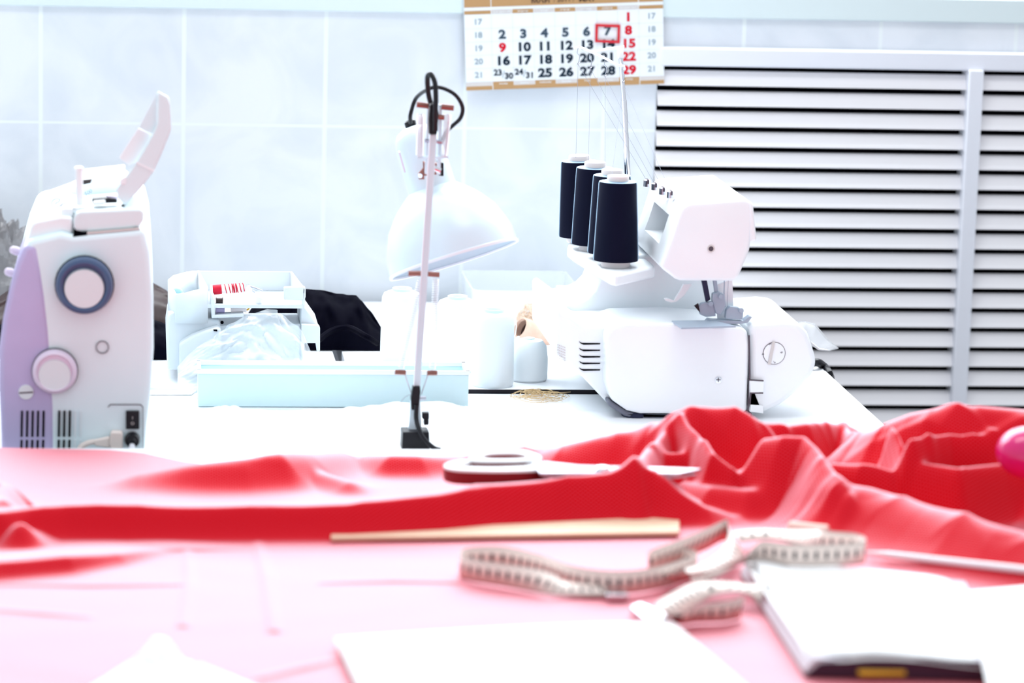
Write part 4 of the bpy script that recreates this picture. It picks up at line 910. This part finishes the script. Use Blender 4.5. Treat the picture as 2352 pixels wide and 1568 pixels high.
# ------------------------------------------------------------------ dark cloth, leather and grey film at the back
def cloth_heap(name, label, cat, x0, x1, y0, y1, hf, m, seed, nu=70, nv=40, amp=0.006, fr=(8, 4)):
    def fn(u, v):
        x, y = x0 + (x1 - x0) * u, y0 + (y1 - y0) * v
        e = min(1.0, 5 * u, 5 * (1 - u)); fv = math.sin(math.pi * min(1, v * 1.15)) ** 0.5 if 0 < v < 1 else 0
        if v > 0.87: fv = 0.0 if v >= 1 else math.sin(math.pi * min(1, v)) ** 0.5
        z = TB + 0.001 + hf(u) * fv * e ** 0.5
        nz = noise.noise(Vector((u * fr[0], v * fr[1], seed))) + .5 * noise.noise(Vector((u * 2.4 * fr[0], v * 2.4 * fr[1], seed + 3)))
        return Vector((x, y - 0.02 * nz * fv, max(TB + 0.001, z + nz * amp * fv)))
    return tag(grid_sheet(fn, nu, nv).build(name, m, None, angle=80, loc=((x0 + x1) / 2, (y0 + y1) / 2, TB)), label, cat)
yd = onz(800, 806, TB).y
def hblack(u): return 0.055 + 0.020 * math.sin(u * 2.6) + 0.006 * math.sin(u * 9)
xq0, xq1 = ony(560, 750, yd).x, ony(885, 750, yd + .05).x
cloth_heap('black_cloth', 'folded black cloth lying on the back table beside the white cones', 'cloth', xq0, xq1, yd, yd + 0.17, lambda u: 0.062 + 0.010 * math.sin(u * 3.0 + 1.0), M['blackcloth'], 2.0)
tag(MB().tube(smoothpath([onz(a_, b_, TB + c_) for a_, b_, c_ in ((722, 790, .02), (760, 760, .030), (800, 752, .034), (840, 772, .030), (866, 788, .016))], 8), [0.004] * 33, 8).build('cloth_hem', M['blackcloth'], None, loc=onz(800, 790, TB)), 'rolled hem of black cloth curving over the folded black cloth', 'cloth')
xq0, xq1 = ony(-60, 780, 4.2).x, ony(450, 780, 4.2).x
cloth_heap('black_bag', 'black soft bag lying behind the sewing machine and tray', 'bag', xq0, xq1, 4.17, 4.33, lambda u: 0.040, M['blackcloth'], 6.0)
cloth_heap('brown_leather_bag', 'dark brown leather bag lying at the tiles behind the sewing machine', 'bag', xq0, xq1, 4.36, 4.52, lambda u: 0.058, M['brown'], 8.0, amp=0.004)
def gb(u, v):
    th_ = u * 2 * math.pi; ph = v * math.pi / 2
    cx_ = ony(-30, 640, 4.45).x; r = 1 + 0.35 * noise.noise(Vector((math.cos(th_) * 2, math.sin(th_) * 2, v * 5))) + 0.25 * abs(noise.noise(Vector((math.cos(th_) * 5, math.sin(th_) * 5, v * 9 + 4))))
    return Vector((cx_ + 0.048 * r * math.cos(th_) * math.cos(ph) ** .6, 4.57 + 0.04 * r * math.sin(th_) * math.cos(ph) ** .6, TB + 0.001 + 0.115 * r * math.sin(ph)))
tag(grid_sheet(gb, 60, 30).build('grey_plastic_bag', M['greybag'], None, angle=10, loc=(ony(-30, 640, 4.45).x, 4.57, TB)), 'crumpled grey see-through bag against the tiles behind the sewing machine', 'plastic bag')

# ------------------------------------------------------------------ scrap tray and cable by the overlock
def st(u, v):
    top = [(1795, 741), (1850, 738), (1872, 744), (1900, 778), (1926, 800)]; bot = [(1795, 760), (1840, 764), (1862, 790), (1880, 803), (1905, 805)]
    def at(L2, s_):
        f = s_ * (len(L2) - 1); i = min(int(f), len(L2) - 2); r = f - i; return (L2[i][0] * (1 - r) + L2[i + 1][0] * r, L2[i][1] * (1 - r) + L2[i + 1][1] * r)
    A, B = at(top, u), at(bot, u); return ony(A[0], A[1], yo + 0.12) * v + ony(B[0], B[1], yo + 0.02) * (1 - v)
tag(grid_sheet(st, 24, 8).build('scrap_chute', M['scrapfilm'], None, angle=60, loc=ony(1860, 780, yo + .07), solid=0.0012), 'cloudy plastic scrap chute sticking out past the overlock cover', 'chute')
tag(MB().tube(smoothpath([onz(1850, 838, TZ + .006), onz(1876, 832, TZ + .010), ony(1893, 842, onz(1890, 842, TZ).y), onz(1904, 858, TZ - .004), onz(1908, 880, TZ - .03), onz(1906, 960, TZ - .09)], 8), 0.0055, 10).build('power_cable', M['black'], None, loc=onz(1880, 840, TZ)), 'thick black cable running over the table edge behind the overlock', 'cable')

#SECTION fabric
# ------------------------------------------------------------------ red fabric on the cutting table
RID = [  # crest (picture column, row, height above the table), front width, back width
 ([(-120, 1188, .030), (0, 1180, .030), (60, 1172, .030), (150, 1165, .030), (300, 1166, .031), (600, 1168, .030), (800, 1160, .033), (1000, 1141, .037), (1150, 1120, .040), (1300, 1103, .043), (1400, 1092, .048), (1455, 1072, .056), (1500, 1094, .046), (1560, 1132, .032), (1620, 1166, .018), (1680, 1188, .006)], .016, .058),
 ([(-120, 1308, .014), (0, 1294, .014), (150, 1283, .013), (260, 1274, .009), (360, 1264, .003)], .014, .06),
 ([(-40, 1200, .012), (30, 1215, .014), (50, 1207, .022), (70, 1222, .012)], .02, .02),
 ([(-120, 1090, .030), (-20, 1105, .034), (10, 1120, .034), (0, 1150, .034), (-60, 1165, .034)], .02, .03),
 ([(330, 1092, .012), (420, 1078, .020), (480, 1070, .024), (560, 1060, .028), (640, 1046, .032), (700, 1044, .026), (780, 1044, .014)], .030, .022),
 ([(690, 1075, .014), (740, 1092, .012), (800, 1110, .010)], .018, .02),
 ([(850, 1052, .012), (900, 1052, .018), (960, 1052, .018), (1040, 1056, .012)], .022, .02),
 ([(1060, 1056, .010), (1130, 1040, .014), (1205, 1030, .020), (1240, 1040, .018)], .016, .02),
 ([(1235, 1042, .016), (1300, 1024, .030), (1380, 1005, .042), (1450, 994, .050), (1500, 985, .056)], .034, .03),
 ([(1500, 988, .056), (1540, 964, .070), (1580, 951, .078), (1620, 948, .080), (1690, 952, .080), (1725, 964, .076), (1745, 976, .070)], .036, .035),
 ([(1745, 976, .066), (1800, 982, .064), (1850, 975, .064), (1900, 973, .060), (1945, 982, .050), (1985, 995, .040)], .022, .03),
 ([(1455, 1074, .056), (1478, 1048, .054), (1510, 1015, .056), (1540, 985, .062)], .018, .02),
 ([(1475, 1062, .040), (1530, 1044, .046), (1590, 1042, .046), (1640, 1058, .040), (1660, 1075, .034)], .016, .03),
 ([(1560, 960, .076), (1600, 1000, .066), (1640, 1050, .054), (1680, 1080, .044)], .012, .02),
 ([(1700, 1098, .036), (1730, 1070, .046), (1765, 1054, .052), (1800, 1030, .058)], .010, .03),
 ([(1760, 1010, .074), (1800, 1004, .080), (1845, 1006, .080), (1870, 1030, .074), (1900, 1072, .064), (1930, 1112, .054), (1950, 1140, .044), (1970, 1170, .030)], .030, .022),
 ([(1920, 1072, .050), (1980, 1074, .054), (2040, 1086, .050), (2100, 1096, .044)], .020, .03),
 ([(1940, 1114, .050), (2000, 1124, .050), (2060, 1142, .048), (2140, 1168, .046), (2220, 1190, .046), (2300, 1212, .044), (2450, 1250, .040)], .046, .022),
 ([(1990, 1000, .062), (2040, 972, .080), (2090, 953, .092), (2140, 943, .100), (2250, 935, .106), (2352, 945, .104), (2460, 965, .10)], .050, .05),
 ([(1930, 978, .05), (1975, 1010, .056), (2000, 1040, .050)], .014, .02),
 ([(2050, 985, .084), (2070, 1030, .070), (2085, 1090, .05)], .014, .014),
 ([(1580, 1112, .022), (1640, 1122, .026), (1720, 1128, .028), (1780, 1132, .026), (1860, 1146, .024), (1960, 1180, .020), (2050, 1222, .014), (2150, 1262, .010), (2280, 1290, .006)], .020, .026),
 ([(1590, 1090, .030), (1640, 1084, .036), (1690, 1090, .036), (1740, 1112, .030)], .010, .016),
 ([(2095, 1012, .084), (2180, 1000, .084), (2260, 1012, .078), (2345, 1000, .082)], .016, .02),
 ([(2120, 1066, .062), (2200, 1078, .062), (2300, 1068, .060), (2400, 1056, .060)], .018, .03),
 ([(590, 1240, .0016), (612, 1330, .0020), (630, 1450, .0022)], .006, .006),
 ([(430, 1250, .0012), (436, 1345, .0016), (420, 1440, .0018)], .005, .005),
 ([(-50, 1345, .0012), (200, 1348, .0018), (430, 1346, .0012)], .005, .005),
 ([(740, 1342, .0012), (900, 1338, .0018), (1050, 1340, .0016)], .005, .005),
 ([(-50, 1400, .0012), (100, 1412, .0016), (200, 1420, .001)], .006, .006),
 ([(600, 1560, .0015), (700, 1535, .002), (780, 1518, .0012)], .006, .006),
]
SEG = []
for cr, wf, wbk in RID:
    pts = [(onz(a_, b_, NZ + h_), h_) for a_, b_, h_ in cr]; SEG.append((np.array([[p.x, p.y] for p, h_ in pts]), np.array([h_ for p, h_ in pts]), wf, wbk))
def fab_h(X, Y):
    tot = np.zeros_like(X)
    for P_, h_, wf, wbk in SEG:
        best = np.full(X.shape, 1e9); bh = np.zeros_like(X); bs = np.zeros_like(X)
        for i in range(len(P_) - 1):
            d = P_[i + 1] - P_[i]; l2 = d @ d + 1e-12
            t = np.clip(((X - P_[i, 0]) * d[0] + (Y - P_[i, 1]) * d[1]) / l2, 0, 1)
            qx, qy = P_[i, 0] + t * d[0], P_[i, 1] + t * d[1]; dd = np.hypot(X - qx, Y - qy); m_ = dd < best
            best = np.where(m_, dd, best); bh = np.where(m_, h_[i] + t * (h_[i + 1] - h_[i]), bh); bs = np.where(m_, Y - qy, bs)
        s = 0.5 + 0.5 * np.tanh(bs / 0.004)
        w = wf * (1 - s) + wbk * s
        g = bh * np.exp(-(best / w) ** 2)
        tot = tot + g ** 7
    return tot ** (1 / 7)
BND = [(-200, 1031), (0, 1033), (250, 1038), (330, 1045), (420, 1064), (480, 1072), (560, 1066), (640, 1056), (800, 1050), (900, 1056), (1060, 1052), (1200, 1036), (1300, 1031), (2600, 1031)]
bx = np.array([onz(a_, b_, NZ).x for a_, b_ in BND]); by = np.array([min(onz(a_, b_, NZ).y, NE - 0.003) for a_, b_ in BND])
NU, NV = 620, 560
xs = np.linspace(onz(-150, 1100, NZ).x, 1.08, NU + 1); yfr = 2.36
YB = np.interp(xs, bx, by)
T_ = np.linspace(0, 1, NV + 1)
X = np.repeat(xs[None, :], NV + 1, 0); Y = yfr + T_[:, None] * (YB[None, :] - yfr)
Hh = fab_h(X, Y)
ed = np.clip((YB[None, :] - Y) / 0.012, 0, 1); 
wv = 0.0012 * np.sin(X * 31 + 3 * np.sin(Y * 17)) * np.sin(Y * 23 + 2 * np.sin(X * 9)) * np.clip(Hh / 0.02, 0.15, 1)
for ang, fq, sd_ in ((0.5, 26, 1.0), (-0.7, 31, 4.0), (1.2, 22, 7.0)):
    ph = fq * (X * math.cos(ang) + Y * math.sin(ang) * 1.3) + 2.2 * np.sin(X * 7 + sd_) + 1.8 * np.sin(Y * 9 + sd_ * 2)
    wv = wv + 0.10 * np.clip(Hh - 0.022, 0, 0.06) * ((1 - np.abs(np.sin(ph))) ** 2 - 0.3)
Z = NZ + 0.0025 + (Hh + np.maximum(wv, -0.001)) * (0.15 + 0.85 * ed)
vco = np.stack([X, Y, Z], -1).reshape(-1, 3)
idx = np.arange((NU + 1) * (NV + 1)).reshape(NV + 1, NU + 1)
fc = np.stack([idx[:-1, :-1], idx[:-1, 1:], idx[1:, 1:], idx[1:, :-1]], -1).reshape(-1, 4)
me = bpy.data.meshes.new('red_fabric'); org = np.array([0.4, 3.0, NZ])
me.vertices.add(len(vco)); me.vertices.foreach_set('co', (vco - org).ravel())
me.loops.add(fc.size); me.loops.foreach_set('vertex_index', fc.ravel()); me.polygons.add(len(fc)); me.polygons.foreach_set('loop_start', np.arange(0, fc.size, 4)); me.polygons.foreach_set('loop_total', np.full(len(fc), 4))
me.update(calc_edges=True); me.polygons.foreach_set('use_smooth', [True] * len(fc))
# cloth coordinates run down the front of the folds so that the knit is not stretched there
U_ = X; V_ = Y + Z
uvl = me.uv_layers.new(name='cloth'); uvd = np.stack([U_, V_], -1).reshape(-1, 2)[fc.ravel()]; uvl.data.foreach_set('uv', uvd.ravel())
me.materials.append(M['jersey'])
fo = bpy.data.objects.new('red_fabric', me); COL.objects.link(fo); fo.location = org
tag(fo, 'red mesh jersey fabric heaped and spread over the cutting table', 'fabric')
def fz_at(x, y): 
    return NZ + 0.0025 + float(fab_h(np.array([[x]]), np.array([[y]]))[0, 0])

#SECTION front
# ------------------------------------------------------------------ things on the fabric
FL = NZ + 0.0040
# wooden ruler under the front fold
wr = [onz(a_, b_, FL + 0.004) for a_, b_ in ((700, 1240), (1560, 1244), (1560, 1212), (1250, 1200), (900, 1216), (700, 1232))]
ra, rb_ = onz(760, 1245, FL), onz(1560, 1232, FL)
ra2, rb2 = onz(760, 1233, FL), onz(1560, 1195, FL)
tag(MB().prism([q_ + Vector((0, 0, 0.001)) for q_ in (ra, rb_, rb2, ra2)], (0, 0, 0.004)).build('wooden_ruler', M['wood'], None, 0.0008, loc=(ra + rb_) / 2), 'light wooden ruler tucked along the front fold of red fabric', 'ruler')

# scissors
zsx = NZ + 0.047
sc = thing('scissors', 'large tailor scissors with white and maroon handles lying on red fabric', 'scissors', onz(1300, 1090, zsx - .01))
def loop_px(pts, z, r, name, m, par, flat=1.0):
    P_ = smoothpath([onz(a_, b_, z) for a_, b_ in pts + [pts[0]]], 6); mb = MB(); mb.tube(P_, r, 10, False)
    return mb.build(name, m, par)
def slabring(outer, inner, z, th_, name, m, par, bev=0.002):
    def even(L2, n_=48):
        Q_ = smoothpath([onz(a_, b_, z) for a_, b_ in L2 + [L2[0]]], 8); s_ = [0.0]
        for i in range(1, len(Q_)): s_.append(s_[-1] + (Q_[i] - Q_[i - 1]).length)
        out = []; j = 0
        for k_ in range(n_):
            w_ = s_[-1] * k_ / n_
            while s_[j + 1] < w_: j += 1
            out.append(Q_[j].lerp(Q_[j + 1], (w_ - s_[j]) / max(1e-9, s_[j + 1] - s_[j])))
        return out
    O_ = even(outer); I_ = even(inner)
    n_ = len(O_); d_ = Vector((0, 0, th_)); mb = MB(); mb.loft([O_, [p + d_ for p in O_], [p + d_ for p in I_], I_, O_], True, False); return mb.build(name, m, par, bev)
h1o = [(1018, 1072), (1035, 1064), (1080, 1060), (1150, 1059), (1225, 1062), (1262, 1074), (1235, 1083), (1150, 1086), (1060, 1084), (1026, 1079)]
h1i = [(1050, 1072), (1085, 1067), (1150, 1066), (1210, 1069), (1225, 1073), (1150, 1077), (1080, 1076)]
hA = slabring(h1o, h1i, zsx - 0.001, -0.013, 'lower_handle', M['maroon'], sc)
slabring(h1o, h1i, zsx - 0.0008, 0.0026, 'handle_face', M['white'], hA)
h2o = [(1075, 1058), (1095, 1045), (1135, 1038), (1190, 1037), (1225, 1044), (1245, 1058), (1200, 1063), (1140, 1064), (1090, 1063)]
h2i = [(1100, 1056), (1125, 1047), (1185, 1046), (1212, 1053), (1195, 1058), (1135, 1059)]
hB = slabring(h2o, h2i, zsx + 0.002, -0.0065, 'upper_handle', M['maroon'], sc)
slabring(h2o, h2i, zsx + 0.0022, 0.003, 'handle_face', M['white'], hB)
MB().prism([onz(a_, b_, zsx) for a_, b_ in ((1220, 1068), (1255, 1066), (1330, 1074), (1400, 1076), (1470, 1077), (1610, 1082), (1560, 1093), (1400, 1092), (1290, 1092), (1240, 1092))], (0, 0, 0.003)).build('blade', M['steel'], sc, 0.0006)
MB().prism([onz(a_, b_, zsx - 0.0035) for a_, b_ in ((1225, 1076), (1330, 1080), (1470, 1084), (1600, 1094), (1540, 1100), (1400, 1098), (1250, 1098))], (0, 0, 0.003)).build('blade', M['steel'], sc, 0.0006)
pv = onz(1384, 1080, zsx + 0.003); MB().lathe([(0.008, -0.006), (0.0085, 0.002), (0.006, 0.0045), (0.002, 0.005)], pv, (0, 0, 1), 24).build('pivot_screw', M['chrome'], sc)

# measuring tape: one printed ribbon laid in loops
def ribbon(mb, uvs, path, width, u0):
    P_ = smoothpath([p for p, t_ in path], 10); n_ = len(P_); tl = []
    for i in range(len(path) - 1):
        for k_ in range(10): tl.append(path[i][1] + (path[i + 1][1] - path[i][1]) * k_ / 10)
    tl.append(path[-1][1]); L_ = u0; b0 = len(mb.v)
    for i, p in enumerate(P_):
        t_ = (P_[min(i + 1, n_ - 1)] - P_[max(i - 1, 0)]); t_.z *= .3; t_.normalize()
        side = t_.cross(Vector((0, 0, 1))).normalized(); w_ = (Vector((0, 0, 1)) * math.cos(tl[i]) + side * math.sin(tl[i])) * width
        if i: L_ += (P_[i] - P_[i - 1]).length
        mb.v += [p, p + w_]; uvs += [(L_, 0.0), (L_, 1.0)]
    for i in range(n_ - 1): mb.f.append((b0 + 2 * i, b0 + 2 * i + 2, b0 + 2 * i + 3, b0 + 2 * i + 1))
    return L_
TW = 0.0215
def tp(a_, b_, t_=0.0, up=0.0): return (onz(a_, b_, FL + up), t_)
tmb = MB(); tuv = []
L1 = ribbon(tmb, tuv, [tp(1400, 1366, 1.3, .002), tp(1340, 1368, 1.25, .002), tp(1270, 1366, 1.1, .002), tp(1215, 1358, .35), tp(1150, 1346, .05), tp(1090, 1336), tp(1058, 1326), tp(1062, 1312), tp(1100, 1306), tp(1160, 1308, -.1), tp(1240, 1328, -.15), tp(1310, 1352, -.1), tp(1380, 1362), tp(1450, 1362), tp(1510, 1352), tp(1560, 1338), tp(1600, 1322), tp(1570, 1310), tp(1520, 1316), tp(1490, 1326), tp(1500, 1310, .1, .008), tp(1560, 1288, .1, .010), tp(1620, 1262, .1, .012), tp(1668, 1240, .2, .014), tp(1705, 1262, .7, .012), tp(1700, 1290, 1.1, .01), tp(1660, 1318, 1.2, .008), tp(1600, 1345, .9, .003)], TW, 0)
L2 = ribbon(tmb, tuv, [tp(1540, 1330, 1.2, .006), tp(1610, 1318, 1.2, .014), tp(1690, 1296, .9, .018), tp(1750, 1290, .2, .019), tp(1820, 1300, .05, .019), tp(1900, 1300, .0, .019), tp(1970, 1296, 0, .019), tp(1986, 1288, 0, .020), tp(1960, 1276, 0, .020), tp(1880, 1268, .1, .018), tp(1830, 1250, .9, .014), tp(1770, 1238, 1.3, .010), tp(1700, 1244, 1.3, .008)], TW, L1)
L3 = ribbon(tmb, tuv, [tp(1700, 1420, -.2), tp(1660, 1428, -.3), tp(1600, 1430, -.5), tp(1560, 1434, -.7), tp(1550, 1420, -.9, .002), tp(1600, 1390, -.9, .004), tp(1640, 1366, -1.2, .008), tp(1690, 1358, -1.5, .014), tp(1730, 1370, -1.3, .012), tp(1740, 1392, -.6, .004)], TW, L2)
tmo = tmb.build('measuring_tape', M['tape'], None, loc=onz(1500, 1330, FL), solid=0.0005, angle=80)
ul = tmo.data.uv_layers.new(name='tape')
for lp_ in tmo.data.loops: ul.data[lp_.index].uv = tuv[lp_.vertex_index]
tag(tmo, 'beige measuring tape with dark marks lying in loose loops', 'measuring tape')
e0 = onz(1418, 1364, FL + 0.004)
MB().box((e0.x - .011, e0.y - .010, FL), (e0.x + .009, e0.y + .008, FL + .006)).build('end_clip', M['brass'], tmo, 0.001)
e0 = onz(1495, 1410, FL + 0.004)
MB().prism([onz(a_, b_, FL + .006) for a_, b_ in ((1448, 1392), (1470, 1382), (1538, 1412), (1530, 1426), (1480, 1418))], (0, 0, -0.006)).build('end_clip', M['brass'], tmo, 0.001)

# chalk, rod
c0, c1 = onz(1812, 1212, FL + .012), onz(1902, 1222, FL + .012)
axk = c1 - c0; L_ = axk.length
tag(MB().lathe([(0.006, 0), (0.0072, 0.001), (0.0072, L_ - .001), (0.006, L_)], c0, axk, 24).build('chalk_stick', M['chalk'], None, loc=(c0 + c1) / 2), 'short pale pink chalk stick lying behind the measuring tape', 'chalk')
def settle(px, py, gap):
    z = FL
    for _ in range(12):
        p = onz(px, py, z); z = 0.5 * z + 0.5 * (fz_at(p.x, p.y) + gap)
    return onz(px, py, z)
a_, b2 = settle(1990, 1268, .007), settle(2440, 1318, .007)
tag(MB().tube([a_, a_ + (b2 - a_) * .12, b2], [0.0012, 0.0036, 0.0040], 12).build('white_rod', M['white'], None, loc=(a_ + b2) / 2), 'thin white rod lying on the fabric behind the notebook', 'rod')

# notebook: cover, page block and a curled top sheet
nt = thing('notebook', 'thick worn notebook with a curled blank white top page', 'notebook', onz(2000, 1450, FL))
A, Bc, Cc, Dd = onz(1700, 1322, FL), onz(1846, 1552, FL), onz(2292, 1562, FL), onz(2215, 1372, FL)
up = Vector((0, 0, 1))
A2, B2 = A.lerp(Dd, .035), Bc.lerp(Cc, .055)
MB().loft([[A + up * .002, Bc + up * .002, Cc + up * .002, Dd + up * .002], [A.lerp(Dd, .008) + up * .007, Bc.lerp(Cc, .012) + up * .007, Cc + up * .007, Dd + up * .007], [A2 + up * .0155, B2 + up * .0155, Cc + up * .0155, Dd + up * .0155]]).build('page_block', M['pages'], nt, 0.0005)
MB().prism([A, Bc, Cc, Dd], (0, 0, 0.0018)).build('back_cover', M['maroon'], nt)
sd = Vector((0, -0.0022, 0)); MB().prism([Bc, Cc, Cc + up * .0165, Bc.lerp(Cc, .35) + up * .0165, Bc.lerp(Cc, .08) + up * .012], sd).build('spine', M['spine'], nt, 0.0006)['label'] = 'dark violet bound edge'
def npage(u, v):   # u along the left-right, v from front to back
    f = quadmap(B2, Cc, Dd, A2, u, v); lift = 0.0180; f.y += 0.022 * max(0, 1 - u / .22) ** 2 * max(0, 1 - v / .3)
    curl = 0.004 * max(0, 1 - abs(u - .0) / .18) * (v) + 0.003 * math.sin(u * 5) * (1 - v)
    drop = -0.007 * max(0, (u - 0.80) / .2) ** 2 * v
    e = -0.004 * max(0, 1 - v / .12) * max(0, 1 - u / .3)
    return f + up * (lift + curl + drop + e)
pg = grid_sheet(npage, 40, 30).build('top_page', M['paper'], nt, solid=0.0006)
def npage2(u, v):
    p = npage(u * .96, v); return p + Vector((-0.004 - .004 * v, -.004, -0.0035 - .001 * math.sin(u * 7)))
grid_sheet(npage2, 30, 20).build('second_page', M['paper'], nt, solid=0.0005)
p0, p1 = onz(1985, 1560, FL + .006), onz(2090, 1556, FL + .006)
MB().box((p0.x, Bc.y - .0015 - .012, FL + .0035), (p1.x, Bc.y + .01, FL + .0075)).build('page_marker', M['yellow'], nt, 0.001)['label'] = 'yellow marker tab'

# loose papers
def curled(name, label, pts, z, h, n=24):
    a_, b_, c_, d_ = [onz(*q_, z) for q_ in pts]
    def fn(u, v):
        p = quadmap(a_, b_, c_, d_, u, v); p.z += h(u, v); return p
    return tag(grid_sheet(fn, n, n).build(name, M['paper'], None, solid=0.0009, angle=60, loc=(a_ + b_ + c_ + d_) / 4), label, 'paper')
curled('paper_sheet', 'blank white paper sheet lying alone on the pale flat fabric', [(880, 1720), (1900, 1745), (1545, 1438), (768, 1476)], FL + .002, lambda u, v: 0.0035 + 0.002 * math.sin(u * 3) + 0.002 * max(0, v - .8))
curled('paper_sheet', 'white paper sheet partly under the notebook at the table side', [(2296, 1700), (2620, 1700), (2560, 1330), (2218, 1362)], FL + .018, lambda u, v: 0.0015)
a_, b_, c_, d_ = onz(190, 1590, FL), onz(640, 1600, FL), onz(480, 1535, FL), onz(330, 1515, FL)
def crump(u, v):
    p = quadmap(a_, b_, c_, d_, u, v); r = math.exp(-((u - .30) / .22) ** 2) * math.exp(-((v - .85) / .45) ** 2)
    p.z = FL + 0.001 + 0.022 * r + 0.006 * abs(noise.noise(Vector((u * 5, v * 4, 2)))) * min(1, 6 * u, 6 * (1 - u)); return p
tag(grid_sheet(crump, 40, 30).build('crumpled_paper', M['paper'], None, solid=0.0008, angle=60, loc=(a_ + b_ + c_ + d_) / 4), 'crumpled scrap of white paper on the pale fabric at the table front', 'paper')

# magenta pincushion in the folds
mc = onz(2362, 1100, NZ + .06)
rad = 72 / 2250
zb = fz_at(mc.x, mc.y)
pc = thing('pincushion', 'shiny magenta round pincushion resting on the red fabric heap', 'pincushion', (mc.x, mc.y, zb))
cc = ony(2362, 1040, mc.y)
MB().lathe([(rad * math.sin(math.pi * i / 20) * 1.0 + 1e-4, -rad * .82 * math.cos(math.pi * i / 20)) for i in range(21)], cc, (0.1, 0, 1), 40).build('cushion', M['magenta'], pc)
